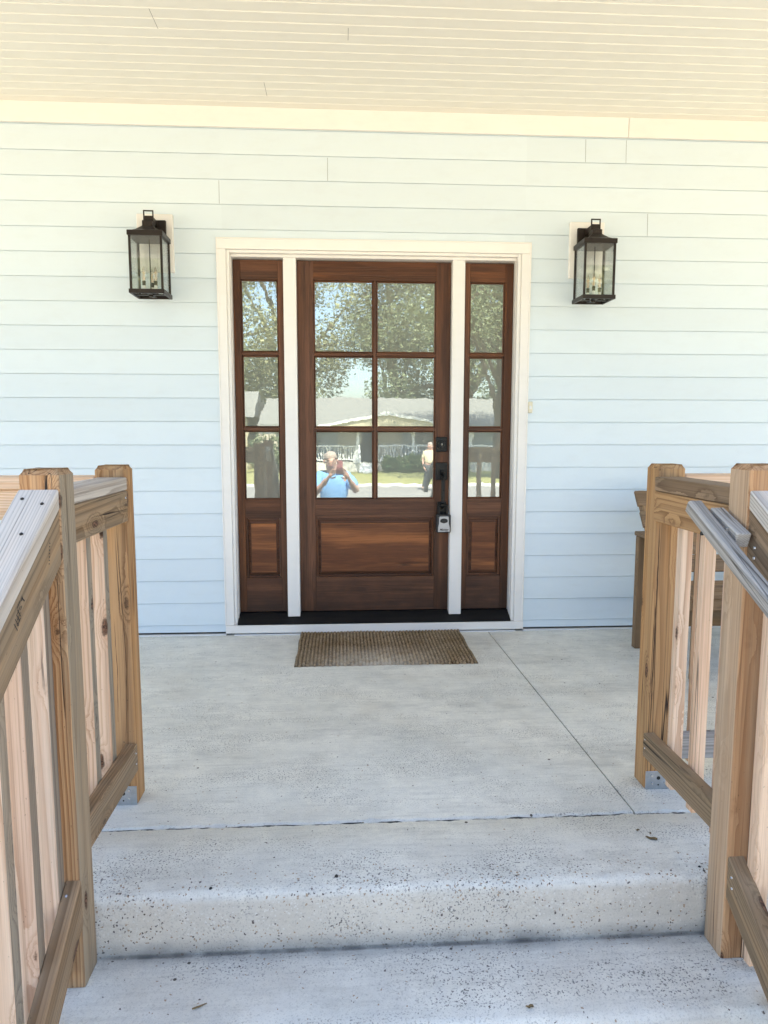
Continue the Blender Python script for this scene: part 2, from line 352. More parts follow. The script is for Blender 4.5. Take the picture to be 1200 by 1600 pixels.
class MB:
    """collects vertices and faces with a grain coordinate (gc) and a random tone (rv)"""
    def __init__(s):
        s.v, s.f, s.g, s.r, s.m, s.sm, s.mats = [], [], [], [], [], [], []
    def mat(s, key):
        if key not in s.mats:
            s.mats.append(key)
        return s.mats.index(key)
    def add(s, verts, faces, mat, gc=None, rv=None, smooth=False, X=None):
        o = len(s.v); k = s.mat(mat)
        rv = random.random() if rv is None else rv
        for i, p in enumerate(verts):
            s.g.append(tuple(gc[i]) if gc else tuple(p)); s.r.append(rv)
            s.v.append(tuple(X @ Vector(p)) if X is not None else tuple(p))
        for f in faces:
            s.f.append([o+i for i in f]); s.m.append(k); s.sm.append(smooth)
    def goff(s):
        a = random.uniform(0, 2*PI); d = random.uniform(.03, .11)
        return Vector((d*math.cos(a), d*math.sin(a), random.uniform(-60, 60)))
    def box(s, lo, hi, mat, axis='z', bev=0.0, X=None, seg=1, rv=None, side=None):
        bm = bmesh.new()
        bmesh.ops.create_cube(bm, size=1)
        c = [(a+b)/2 for a, b in zip(lo, hi)]; d = [abs(b-a) for a, b in zip(lo, hi)]
        for v in bm.verts:
            v.co = Vector([c[i]+v.co[i]*d[i] for i in range(3)])
        if bev:
            bmesh.ops.bevel(bm, geom=bm.edges[:], offset=min(bev, min(d)*.45), segments=seg, profile=.6, affect='EDGES')
        bm.verts.ensure_lookup_table()
        vs = [v.co.copy() for v in bm.verts]
        fs = [[v.index for v in f.verts] for f in bm.faces]
        sd = [abs(f.normal.x) > .9 for f in bm.faces]
        bm.free()
        of = s.goff(); P = GAX[axis]
        gc = [Vector(((v-Vector(c))[P[0]], (v-Vector(c))[P[1]], (v-Vector(c))[P[2]]))+of for v in vs]
        s.add(vs, fs, mat, gc, rv, False, X)
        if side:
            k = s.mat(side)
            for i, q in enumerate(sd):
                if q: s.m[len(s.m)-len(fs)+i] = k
    def board(s, p0, p1, side, w, t, mat, bev=.003, rv=None):
        """straight board from p0 to p1; side = direction of its width w; t = thickness"""
        p0, p1 = Vector(p0), Vector(p1)
        z = (p1-p0).normalized(); x = Vector(side); x = (x-z*x.dot(z)).normalized(); y = z.cross(x)
        X = Matrix((x, y, z)).transposed().to_4x4(); X.translation = (p0+p1)/2
        L = (p1-p0).length
        s.box((-w/2, -t/2, -L/2), (w/2, t/2, L/2), mat, 'z', bev, X, rv=rv)
    def cyl(s, p0, p1, r0, r1, mat, n=16, caps=True, smooth=True):
        p0, p1 = Vector(p0), Vector(p1); z = (p1-p0).normalized()
        x = z.orthogonal().normalized(); y = z.cross(x); vs = []
        for p, r in ((p0, r0), (p1, r1)):
            for i in range(n):
                a = 2*PI*i/n; vs.append(p+x*r*math.cos(a)+y*r*math.sin(a))
        fs = [[i, (i+1) % n, n+(i+1) % n, n+i] for i in range(n)]
        s.add(vs, fs, mat, smooth=smooth)
        if caps:
            s.add(vs, [list(range(n))[::-1], list(range(n, 2*n))], mat)
    def tube(s, pts, rad, mat, n=8):
        rad = rad if isinstance(rad, (list, tuple)) else [rad]*len(pts)
        for i in range(len(pts)-1):
            s.cyl(pts[i], pts[i+1], rad[i], rad[i+1], mat, n, True)
    def lathe(s, c, prof, mat, n=16, smooth=True):
        c = Vector(c); vs = []
        for r, z in prof:
            for i in range(n):
                a = 2*PI*i/n; vs.append(c+Vector((r*math.cos(a), r*math.sin(a), z)))
        fs = [[k*n+i, k*n+(i+1) % n, (k+1)*n+(i+1) % n, (k+1)*n+i] for k in range(len(prof)-1) for i in range(n)]
        s.add(vs, fs, mat, smooth=smooth)
    def extrude_x(s, prof, x0, x1, mat, rv=None):
        """open profile of (y,z) points swept along x"""
        n = len(prof)
        vs = [Vector((x, y, z)) for x in (x0, x1) for y, z in prof]
        s.add(vs, [[i, n+i, n+i+1, i+1] for i in range(n-1)], mat, rv=rv)
    def build(s, name, parent=None, label=None, loc=None):
        me = bpy.data.meshes.new(name)
        me.from_pydata(s.v, [], s.f)
        for k in s.mats:
            me.materials.append(M[k])
        me.polygons.foreach_set('material_index', s.m)
        me.polygons.foreach_set('use_smooth', s.sm)
        a = me.attributes.new('gc', 'FLOAT_VECTOR', 'POINT'); a.data.foreach_set('vector', np.array(s.g, dtype=float).ravel())
        a = me.attributes.new('rv', 'FLOAT', 'POINT'); a.data.foreach_set('value', s.r)
        me.update()
        o = bpy.data.objects.new(name, me)
        COL.objects.link(o)
        if loc is not None:
            me.transform(Matrix.Translation(-Vector(loc)))
            o.location = loc
        if parent is not None:
            set_parent(o, parent)
        if label:
            o['label'] = label
        return o

def set_parent(o, p):
    pos = Vector(o.location)
    base = Vector((0, 0, 0)); q = p
    while q is not None:
        base += Vector(q.location); q = q.parent
    o.parent = p
    o.location = pos-base

def thing(name, label, cat, loc=(0, 0, 0), group=None):
    o = bpy.data.objects.new(name, None)
    o.empty_display_size = .1
    COL.objects.link(o)
    o.location = loc
    return tag(o, label, cat, group)

def tag(o, label, cat, group=None):
    o['label'] = label; o['category'] = cat
    if group:
        o['group'] = group
    return o

def struct(o, kind='structure'):
    o['kind'] = kind
    return o

# ================================================================== SETTING
# ---- ground
b = MB(); b.add([(-300, -400, -.70), (300, -400, -.70), (300, 200, -.70), (-300, 200, -.70)], [[0, 1, 2, 3]], 'ground'); struct(b.build('ground'))
b = MB(); b.add([(-60, -34, -.694), (60, -34, -.694), (60, -20.5, -.694), (-60, -20.5, -.694)], [[0, 1, 2, 3]], 'lawn'); struct(b.build('lawn'))
b = MB(); b.add([(-80, -19.8, -.69), (80, -19.8, -.69), (80, -13.2, -.69), (-80, -13.2, -.69)], [[0, 1, 2, 3]], 'road'); struct(b.build('road'))
b = MB(); b.box((-80, -13.2, -.70), (80, -13.0, -.60), 'conc', 'x', .01); b.box((-80, -20.0, -.70), (80, -19.8, -.60), 'conc', 'x', .01); struct(b.build('kerb'))
b = MB(); b.add([(-4, -3.6, -.692), (-.80, -3.6, -.692), (-.80, -2.1, -.692), (-4, -2.1, -.692)], [[0, 1, 2, 3]], 'mulch')
b.add([(1.21, -3.6, -.692), (4.5, -3.6, -.692), (4.5, -2.1, -.692), (1.21, -2.1, -.692)], [[0, 1, 2, 3]], 'mulch'); struct(b.build('gravel_bed'))
b = MB(); b.box((-.8, -12.9, -.72), (1.2, -3.44, -.67), 'conc', 'y', .01); struct(b.build('path'))

# ---- porch slab in two pours with an open joint, and the steps
YF = -2.083
def wob(x, k=0.):
    return .004*mnoise.noise(Vector((x*6, k, 0))) + .006*mnoise.noise(Vector((x*23, k, 3))) + .004*mnoise.noise(Vector((x*80, k, 5))) + .006*max(0, mnoise.noise(Vector((x*14, k, 8)))-.15)
def slab(x0f, x0b, x1f, x1b, name):
    """flat slab between the wall and a slightly ragged front edge with a small arris"""
    b = MB(); n = 400
    back, frt, low, bot = [], [], [], []
    for i in range(n+1):
        t = i/n
        xf = x0f+(x1f-x0f)*t; xb = x0b+(x1b-x0b)*t
        back.append((xb, .02, 0)); ch = .005+.010*max(0, mnoise.noise(Vector((xf*17, 4, 1))))
        frt.append((xf, YF+.0062+ch+wob(xf), 0)); low.append((xf, YF+.0062+wob(xf), -ch)); bot.append((xf, YF+.0062, -.16))
    vs = back+frt+low+bot; m = n+1
    fs = [[i, r*m+i, 0, 0] for r in () for i in ()]
    for r in range(2):
        for i in range(n):
            fs.append([r*m+i+1, r*m+i, (r+1)*m+i, (r+1)*m+i+1])
    b.add(vs, [[2*m+i+1, 2*m+i, 3*m+i, 3*m+i+1] for i in range(n)], 'caulk')
    fs.append([0, m, 2*m, 3*m][::-1]); fs.append([m-1, 2*m-1, 3*m-1, 4*m-1])
    vs = vs+[(x0b, .02, -.16), (x1b, .02, -.16)]
    fs.append([0, 3*m, 4*m]); fs.append([m-1, 4*m-1, 4*m+1][::-1])
    b.add(vs, fs, 'conc')
    return struct(b.build(name))
def jx(y): return .8838+(y+.0734)/(-2.0)*.0435
slab(-4.2, -4.2, jx(YF)-.0028, jx(.02)-.0028, 'porch_floor')
slab(jx(YF)+.0028, jx(.02)+.0028, 5.2, 5.2, 'porch_floor')
b = MB()
b.box((-4.2, -2.081, -.69), (5.2, .02, -.165), 'plinth', 'x')
b.box((-4.2, -2.080, -.17), (5.2, .02, -.03), 'caulk', 'x')
struct(b.build('porch_foundation'))

def tread(x0, x1, yb, yf, z, zb, name, rag=False):
    b = MB(); n = 320; prof = []
    R = .028
    rows = []
    for i in range(n+1):
        x = x0+(x1-x0)*i/n
        w = wob(x, 9) if rag else 0
        col = [(x, yb+w, z-.30 if rag else z)] if False else []
        col = [(x, yb-.0035+w, zb), (x, yb-.0035+w, z-.004), (x, yb-.0075+w, z)]
        d1 = .004*mnoise.noise(Vector((x*5, 2, z)))+.0032*mnoise.noise(Vector((x*30, 2, z)))+.0022*mnoise.noise(Vector((x*75, 5, z)))
        col.append((x, yf+.16, z+.0)); col.append((x, yf+.07, z-.0015+d1*.3))
        for k in range(5):
            a = k/4*PI/2
            col.append((x, yf+R-R*math.sin(a)+d1, z-.0035-R+R*math.cos(a)+.0022*mnoise.noise(Vector((x*45, k*.8, z)))))
        for q in (.35, .7, 1.):
            zz = (z-.0035-R)*(1-q)+zb*q
            col.append((x, yf-.006*q+.0025*mnoise.noise(Vector((x*9, q*7, z))), zz))
        rows.append(col)
    m = len(rows[0]); vs = [p for c in rows for p in c]
    fs = [[i*m+k, i*m+k+1, (i+1)*m+k+1, (i+1)*m+k] for i in range(n) for k in range(m-1)]
    b.add(vs, fs, 'conc', smooth=True)
    b.add([p for p in rows[0]], [list(range(m))[::-1]], 'conc'); b.add([p for p in rows[-1]], [list(range(m))], 'conc')
    return struct(b.build(name))
XL, XR = -.79, 1.21
tread(XL, XR, YF, -2.396, 0, -.176, 'step', True)
tread(XL-.01, XR+.01, -2.30, -2.665, -.17, -.346, 'step')
tread(XL-.02, XR+.02, -2.50, -2.925, -.34, -.516, 'step')
tread(XL-.03, XR+.03, -2.80, -3.19, -.51, -.71, 'step')

# ================================================================== HOUSE
house = thing('house', 'white and pale blue lap sided house with deep porch ceiling over its wooden entry door', 'house', (.2, .1, 0))
LAP, Z0 = .1335, .0625
DX0, DX1 = -.66, 1.06
b = MB()
def lap_rows(x0, x1, zmin, zmax):
    k0 = int(math.floor((zmin-Z0)/LAP))-1
    for k in range(k0, 40):
        a = max(Z0+k*LAP, zmin); t = min(Z0+(k+1)*LAP, zmax)
        if t-a < .004:
            if a >= zmax: break
            continue
        clipped = a > Z0+k*LAP+1e-4
        ya = -.0105+.006*(a-(Z0+k*LAP))/LAP
        prof = [(ya, a), (-.0045, t-.0026), (.0, t-.0026), (.0, t+.002), (-.003, t+.002), (-.004, t), (-.0105, t)]
        if t >= zmax-1e-4:
            prof = [(ya, a), (-.0045, t)]
        b.extrude_x(prof, x0, x1, 'siding')
lap_rows(-4.5, DX0, .018, 2.872)
lap_rows(DX1, 5.5, .018, 2.872)
lap_rows(DX0, DX1, 2.235, 2.872)
# sheathing behind the boards, with the door opening left free
b.box((-4.5, .009, .0), (DX0, .16, 3.1), 'caulk', 'x'); b.box((DX1, .009, .0), (5.5, .16, 3.1), 'caulk', 'x'); b.box((DX0, .0092, 2.232), (DX1, .16, 3.1), 'caulk', 'x')
for jxx, row in ((-.670, 18), (-.067, 19), (1.40, 20.8), (1.636, 20), (1.7786, 17), (-3.1, 12), (2.9, 13), (3.4, 6), (-2.2, 7), (2.6, 9)):
    k = int(row); a = Z0+k*LAP; t = min(a+LAP-.002, 2.868)
    b.add([(jxx-.0008, -.0111, a+.001), (jxx+.0008, -.0111, a+.001), (jxx+.0008, -.0054, t-.004), (jxx-.0008, -.0054, t-.004)], [[0, 1, 2, 3]], 'caulk')
b.build('siding', house)
# frieze
b = MB(); b.box((-4.5, -.022, 2.870), (1.640, .0, 2.985), 'trim', 'x', .0015); b.box((1.6425, -.022, 2.870), (5.5, .0, 2.985), 'trim', 'x', .0015)
b.build('frieze_board', house)
# beaded ceiling
b = MB(); PIT = .0757; ZC = 2.975
y = -.004
prof = [(.02, ZC)]
while y > -2.42:
    prof += [(y, ZC), (y-.0018, ZC+.0045), (y-.009, ZC-.0045+.0042), (y-.0105, ZC-.0006)] if False else [(y, ZC), (y-.006, ZC+.0062), (y-.0085, ZC+.0062), (y-.0115, ZC)]
    y -= PIT
prof.append((-2.45, ZC))
b.extrude_x(prof[::-1], -4.5, 5.5, 'ceil')
for (cx, y0, y1) in ((-.797, -.912, -.761), (.042, -.82, -.72), (-.382, -.306, -.155)):
    b.add([(cx-.0008, y0, ZC-.0004), (cx+.0008, y0, ZC-.0004), (cx+.0008, y1, ZC-.0004), (cx-.0008, y1, ZC-.0004)], [[0, 1, 2, 3]], 'caulk')
b.build('porch_ceiling', house)
b = MB(); b.box((-4.5, -2.60, 2.66), (5.5, -2.46, 2.97), 'trim', 'x', .004); b.box((-4.5, -2.76, 2.95), (5.5, -2.735, 3.12), 'trim', 'x', .003)
b.build('porch_beam', house)
# roof, side and rear walls
b = MB()
E0, RD, E1 = (-2.85, 3.05), (3.2, 5.9), (9.4, 3.05)
vs = [(x, y, z) for x in (-5.0, 6.0) for (y, z) in (E0, RD, E1, (E1[0], E1[1]-.14), (RD[0], RD[1]-.16), (E0[0], E0[1]-.07))]
b.add(vs, [[0, 1, 7, 6], [1, 2, 8, 7], [2, 3, 9, 8], [3, 4, 10, 9], [4, 5, 11, 10], [5, 0, 6, 11], [5, 4, 3, 2, 1, 0], [6, 7, 8, 9, 10, 11]], 'shingle')
b.build('roof', house)
b = MB()
b.box((-4.5, .16, -.7), (-4.35, 9, 3.1), 'siding', 'x'); b.box((5.35, .16, -.7), (5.5, 9, 3.1), 'siding', 'x'); b.box((-4.5, 8.85, -.7), (5.5, 9.0, 3.1), 'siding', 'x')
for xx in (-4.5, 5.5):
    b.add([(xx, .0, 3.1), (xx, 9, 3.1), (xx, 3.2, 5.7)], [[0, 1, 2]], 'siding')
b.build('outer_wall', house)
# flashing under the siding
b = MB(); b.box((-4.5, -.030, .0015), (DX0-.03, -.001, .0065), 'flash', 'x'); b.box((DX1+.04, -.030, .0015), (5.5, -.001, .0065), 'flash', 'x'); b.box((-.64, -.036, .0012), (1.05, -.004, .0055), 'flash', 'x')
b.build('flashing', house)
# casing
CT = 2.2845
b = MB()
for (x0, x1) in ((-.693, -.640), (1.0425, 1.0975)):
    b.box((x0, -.022, .0605), (x1, .0, 2.222), 'trim', 'z', .002)
b.box((-.693, -.0222, 2.2225), (1.0975, .0, CT), 'trim', 'x', .002)
for x in (-.6935, 1.090):                      # thin back band along the outer edge
    b.box((x, -.026, .0605), (x+.008, -.018, CT), 'trim', 'z', .0015)
b.box((-.685, -.026, CT-.008), (1.089, -.018, CT), 'trim', 'x', .0015)
# brick mould step and deep jambs
b.box((-.6395, -.013, .062), (-.622, .02, 2.2215), 'trim', 'z', .002); b.box((1.0225, -.013, .062), (1.042, .02, 2.2215), 'trim', 'z', .002)
b.box((-.6215, -.013, 2.205), (1.022, .02, 2.2215), 'trim', 'x', .002)
b.box((-.66, .02, .05), (-.6185, .15, 2.2215), 'trim', 'z', .001); b.box((1.0205, .02, .05), (1.062, .15, 2.2215), 'trim', 'z', .001)
b.box((-.618, .02, 2.191), (1.020, .15, 2.2215), 'trim', 'x', .001)
b.build('door_casing', house)
for (x0, x1) in ((-.3255, -.2525), (.6495, .7225)):
    b = MB(); b.box((x0, .018, .0985), (x1, .12, 2.190), 'trim', 'z', .002); b.build('mullion', house)
# sill board and black threshold
b = MB(); b.box((-.690, -.032, .0135), (1.0985, .0, .0600), 'trim', 'x', .002); b.build('sill_board', house)
b = MB()
pts = [(-.026, .0615), (-.026, .069), (-.018, .0725), (.018, .092), (.062, .112), (.13, .118), (.13, .0615)]
n = len(pts); vs = [(x, y, z) for x in (-.6205, 1.0215) for y, z in pts]
b.add(vs, [[i, (i+1) % n, n+(i+1) % n, n+i] for i in range(n)]+[list(range(n))[::-1], list(range(n, 2*n))], 'threshold')
b.build('threshold', house)

def leaf(x0, x1, name, panes_x, label=None, field=None):
    """stile and rail door leaf: front face y=.068, panes three rows"""
    b = MB(); zt, zb = 2.1855, .1185
    f, bk = .068, .112
    pz = [(1.6565, 2.0765), (1.2205, 1.6565), (.8035, 1.2205)]
    px0, px1 = panes_x[0][0], panes_x[-1][1]
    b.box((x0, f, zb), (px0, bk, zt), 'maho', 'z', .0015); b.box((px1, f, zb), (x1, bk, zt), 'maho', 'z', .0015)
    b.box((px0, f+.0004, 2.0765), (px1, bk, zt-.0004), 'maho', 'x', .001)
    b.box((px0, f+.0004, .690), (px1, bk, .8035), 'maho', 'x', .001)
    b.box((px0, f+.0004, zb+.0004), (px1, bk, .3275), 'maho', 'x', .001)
    d = b.build(name, house, label)
    mw = .0105
    zs = [1.6565, 1.2205]
    for zc in zs:
        for (a, c) in panes_x:
            m = MB(); m.box((a, .0705, zc-mw), (c, .096, zc+mw), 'maho', 'x', .004, seg=2); m.build('muntin', d)
    if len(panes_x) == 2:
        xm = (panes_x[0][1]+panes_x[1][0])/2
        m = MB(); m.box((panes_x[0][1]+.0002, .0695, .8035), (panes_x[1][0]-.0002, .096, 2.0765), 'maho', 'z', .004, seg=2); m.build('muntin', d)
    for (a, c) in panes_x:
        for i, (lo, hi) in enumerate(pz):
            lo2 = lo+(mw if lo > .81 else 0); hi2 = hi-(mw if hi < 2.07 else 0)
            m = MB(); q = .0075                 # glazing bead round the pane
            m.box((a, .0755, lo2), (a+q, .089, hi2), 'maho', 'z', .003); m.box((c-q, .0755, lo2), (c, .089, hi2), 'maho', 'z', .003)
            m.box((a+q, .0755, lo2), (c-q, .089, lo2+q), 'maho', 'x', .003); m.box((a+q, .0755, hi2-q), (c-q, .089, hi2), 'maho', 'x', .003)
            m.build('glazing_bead', d)
            m = MB(); m.box((a+.002, .0865, lo2+.002), (c-.002, .091, hi2-.002), 'glass', 'z'); m.build('pane', d)
    # raised panel
    m = MB(); a, c = px0, px1; q = .014
    m.box((a, .0735, .3275), (a+q, .09, .690), 'maho', 'z', .005, seg=2); m.box((c-q, .0735, .3275), (c, .09, .690), 'maho', 'z', .005, seg=2)
    m.box((a+q, .0735, .3275), (c-q, .09, .3275+q), 'maho', 'x', .005, seg=2); m.box((a+q, .0735, .690-q), (c-q, .09, .690), 'maho', 'x', .005, seg=2)
    m.build('panel_moulding', d)
    m = MB(); e = .031
    A = [(a+q, .0905, .3275+q), (c-q, .0905, .3275+q), (c-q, .0905, .690-q), (a+q, .0905, .690-q)]
    B = [(a+e, .0865, .3275+e), (c-e, .0865, .3275+e), (c-e, .0865, .690-e), (a+e, .0865, .690-e)]
    Cc = [(x+(.001 if i in (0, 3) else -.001), .0745, z+(.002 if i in (0, 1) else -.002)) for i, (x, y, z) in enumerate(B)]
    vs = A+B+Cc
    of = m.goff(); gc = [Vector((v[1]*1., v[2]*.9, v[0]))+of for v in vs]
    m.add(vs, [[i, (i+1) % 4, 4+(i+1) % 4, 4+i] for i in range(4)]+[[4+i, 4+(i+1) % 4, 8+(i+1) % 4, 8+i] for i in range(4)], 'maho', gc, .3); m.add(vs, [[8, 9, 10, 11]], 'maho2', gc, .8)
    m.build('raised_panel', d)
    return d
door = leaf(-.2505, .6475, 'front_door', [(-.156, .1915), (.2105, .561)])
leaf(-.6165, -.3275, 'sidelight', [(-.574, -.361)], 'narrow left sidelight with three panes over a raised panel')
leaf(.7245, 1.0185, 'sidelight', [(.7605, .9695)], 'narrow right sidelight with three panes over a raised panel')
# hardware
b = MB(); b.box((.5675, .056, 1.086), (.6325, .068, 1.1745), 'blackmetal', 'z', .002)
b.cyl((.600, .057, 1.130), (.600, .040, 1.130), .0255, .024, 'blackmetal', 28); b.cyl((.600, .0405, 1.130), (.600, .0375, 1.130), .016, .015, 'blackmetal', 24)
b.box((.5985, .0365, 1.124), (.6015, .0378, 1.136), 'screw', 'z'); b.build('deadbolt', door)
b = MB(); b.box((.566, .056, .917), (.636, .068, 1.0215), 'blackmetal', 'z', .002)
b.box((.592, .030, .966), (.612, .057, .974), 'blackmetal', 'z', .002); b.box((.586, .018, .957), (.618, .036, .963), 'blackmetal', 'z', .003)
b.box((.579, .056, .700), (.631, .068, .785), 'blackmetal', 'z', .002)
hp = [(.604, .056, .948), (.604, .022, .940), (.604, .006, .920), (.604, .004, .86), (.604, .006, .79), (.604, .022, .760), (.604, .056, .748)]
for i in range(6):
    b.board(hp[i], hp[i+1], (1, 0, 0), .021, .013, 'blackmetal', .002)
b.build('door_handle', door)

# doorbell
b = MB(); b.box((1.0985, -.030, 1.3165), (1.124, -.006, 1.3815), 'ivory', 'z', .003); b.box((1.1045, -.033, 1.338), (1.118, -.0295, 1.358), 'white', 'z', .002); b.build('doorbell', house)
# light mounting blocks
for (x0, x1) in ((-1.121, -.9245), (1.318, 1.517)):
    b = MB(); b.box((x0, -.032, 2.088), (x1, -.005, 2.400), 'trim', 'z', .003); b.build('mounting_block', house)

# ---- key lock box hanging on the handle
lb = thing('lock_box', 'black and silver grey key lock box hanging on the front door handle', 'lock box', (.606, .0, .60))
b = MB(); b.box((.5635, -.022, .607), (.6505, .030, .716), 'blackrubber', 'z', .009, seg=3); b.build('body', lb)
b = MB(); b.board((.583, .004, .715), (.583, .004, .765), (1, 0, 0), .010, .010, 'blackmetal', .003); b.board((.629, .004, .715), (.629, .004, .765), (1, 0, 0), .010, .010, 'blackmetal', .003)
b.box((.578, -.003, .764), (.634, -.013, .776), 'blackmetal', 'x', .004); b.build('shackle', lb)
b = MB()
pr = [(.5715, .612), (.6430, .612), (.6425, .640), (.6370, .662), (.6360, .700), (.6320, .706), (.5820, .706), (.5780, .700), (.5770, .662), (.5720, .640)]
cx = sum(p[0] for p in pr)/len(pr); cz = .66
vs = [(x, -.0215, z) for x, z in pr]+[(cx+(x-cx)*.95, -.0275, cz+(z-cz)*.96) for x, z in pr]; n = len(pr)
b.add(vs, [[(i+1) % n, i, n+i, n+(i+1) % n][::-1] for i in range(n)]+[list(range(n, 2*n))], 'lockgrey'); cover = b.build('cover', lb)
b = MB()
pr = [(.5845, .672), (.5935, .668), (.607, .664), (.6205, .668), (.6295, .672), (.6290, .686), (.6200, .692), (.607, .694), (.5940, .692), (.5850, .686)]
b.add([(x, -.0281, z) for x, z in pr], [list(range(len(pr)))], 'black'); b.build('dial_window', lb)

def text(body, loc, size, mat, parent, name, rot=(PI/2, 0, 0), shear=0., ext=.0004, bold=.0):
    cu = bpy.data.curves.new(name, 'FONT'); cu.body = body; cu.size = size; cu.align_x = 'CENTER'; cu.align_y = 'CENTER'
    cu.shear = shear; cu.extrude = ext; cu.offset = bold
    tmp = bpy.data.objects.new('tmp_text', cu); COL.objects.link(tmp)
    bpy.context.view_layer.update()
    me = bpy.data.meshes.new_from_object(tmp.evaluated_get(bpy.context.evaluated_depsgraph_get()))
    bpy.data.objects.remove(tmp)
    o = bpy.data.objects.new(name, me); COL.objects.link(o)
    me.materials.clear(); me.materials.append(M[mat])
    o.location = loc; o.rotation_euler = rot
    if parent is not None:
        set_parent(o, parent)
    return o
text('Master', (.607, -.0283, .6265), .0185, 'black', lb, 'lettering', shear=.35, bold=.0003)
text('Lock', (.622, -.0283, .6165), .0075, 'black', lb, 'lettering', shear=.2)

# ---- wall lanterns
def lantern(cx, label, tilt):
    L = thing('wall_lantern', label, 'lantern', (cx, -.032, 2.09), 'wall lanterns beside the door')
    y0, y1 = -.252, -.066; hw = .0925; zc0, zc1, zb0, zb1 = 2.230, 2.256, 1.934, 1.956
    cy = (y0+y1)/2
    b = MB(); b.box((cx-.064, -.0325-.018, 2.238), (cx+.064, -.0325, 2.362), 'bronze', 'z', .003); b.box((cx-.022, cy, 2.318), (cx+.022, -.045, 2.354), 'bronze', 'z', .003); b.build('backplate', L)
    b = MB(); i = .006
    b.box((cx-hw, y0, zc0), (cx+hw, y1, zc1), 'bronze', 'z', .002)
    r = lambda h, z: [(cx-h, cy-h, z), (cx+h, cy-h, z), (cx+h, cy+h, z), (cx-h, cy+h, z)]
    lv = [r(hw-.010, zc1-.001), r(.055, zc1+.014), r(.030, zc1+.036), r(.0275, zc1+.040), r(.0275, zc1+.062), r(.020, zc1+.066)]
    vs = [p for q in lv for p in q]
    fs = [[4*k+j, 4*k+(j+1) % 4, 4*k+4+(j+1) % 4, 4*k+4+j] for k in range(5) for j in range(4)]+[[20, 21, 22, 23]]
    b.add(vs, fs, 'bronze'); b.build('cap', L)
    b = MB(); t = .0065
    zt = 2.375
    for s in (-1, 1):
        b.box((cx+s*.024-t/2, cy-t/2, zc1+.055), (cx+s*.024+t/2, cy+t/2, zt), 'bronze', 'z', .001)
    b.box((cx-.0273, cy-t/2, zt), (cx+.0273, cy+t/2, zt+t), 'bronze', 'z', .001); b.build('hanging_loop', L)
    b = MB(); t = .0115; e = .005
    for sx in (-1, 1):
        for yy in (y0+e+t/2, y1-e-t/2):
            xx = cx+sx*(hw-e-t/2); b.box((xx-t/2, yy-t/2, zb1), (xx+t/2, yy+t/2, zc0), 'bronze', 'z', .001)
    w = .013
    b.box((cx-hw, y0, zb0), (cx+hw, y0+w, zb1), 'bronze', 'x', .0015); b.box((cx-hw, y1-w, zb0), (cx+hw, y1, zb1), 'bronze', 'x', .0015)
    b.box((cx-hw, y0+w, zb0+.0002), (cx-hw+w, y1-w, zb1-.0002), 'bronze', 'y', .001); b.box((cx+hw-w, y0+w, zb0+.0002), (cx+hw, y1-w, zb1-.0002), 'bronze', 'y', .001)
    b.box((cx-hw+w, cy-.011, zb0+.004), (cx+hw-w, cy+.011, zb0+.010), 'bronze', 'x', .001); b.box((cx-.012, y0+w, zb0+.0045), (cx+.012, y1-w, zb0+.0095), 'bronze', 'y', .001)
    b.cyl((cx, cy, zb0-.004), (cx, cy, zb0+.02), .012, .012, 'bronze'); b.cyl((cx, cy, zb0), (cx, cy, zc0), .0032, .0032, 'bronze', 8)
    b.build('frame', L)
    for k in range(4):
        b = MB(); g = .0022; h = hw-e-t+.001
        if k < 2:
            yy = (y0+e+t/2, y1-e-t/2)[k]; b.box((cx-h, yy-g/2, zb1), (cx+h, yy+g/2, zc0), 'lglass', 'z')
        else:
            xx = cx+(k*2-5)*(hw-e-t/2); b.box((xx-g/2, cy-h, zb1), (xx+g/2, cy+h, zc0), 'lglass', 'z')
        b.build('glass_pane', L)
    for a in (90, 210, 330):
        px, py = cx+.036*math.cos(math.radians(a+tilt)), cy+.036*math.sin(math.radians(a+tilt))
        b = MB(); b.cyl((px, py, zb0+.008), (px, py, zb0+.022), .013, .012, 'bronze'); b.cyl((px, py, zb0+.022), (px, py, zb0+.052), .0085, .0085, 'candle'); b.cyl((px, py, zb0+.052), (px, py, zb0+.076), .0085, .0095, 'bronze')
        c = b.build('candle', L)
        b = MB(); z = zb0+.076
        b.lathe((px, py, z), [(.006, 0), (.0105, .012), (.0125, .026), (.0115, .040), (.0075, .056), (.003, .070), (.0005, .078)], 'bulb', 14)
        b.tube([(px-.003, py, z+.004), (px-.003, py, z+.045), (px+.003, py, z+.048), (px+.003, py, z+.004)], .0013, 'filament', 6)
        b.build('bulb', c)
    return L
lantern(-1.0225, 'dark bronze wall lantern with clear glass left of the door', 0)
lantern(1.4195, 'dark bronze wall lantern with clear glass right of the door', 40)

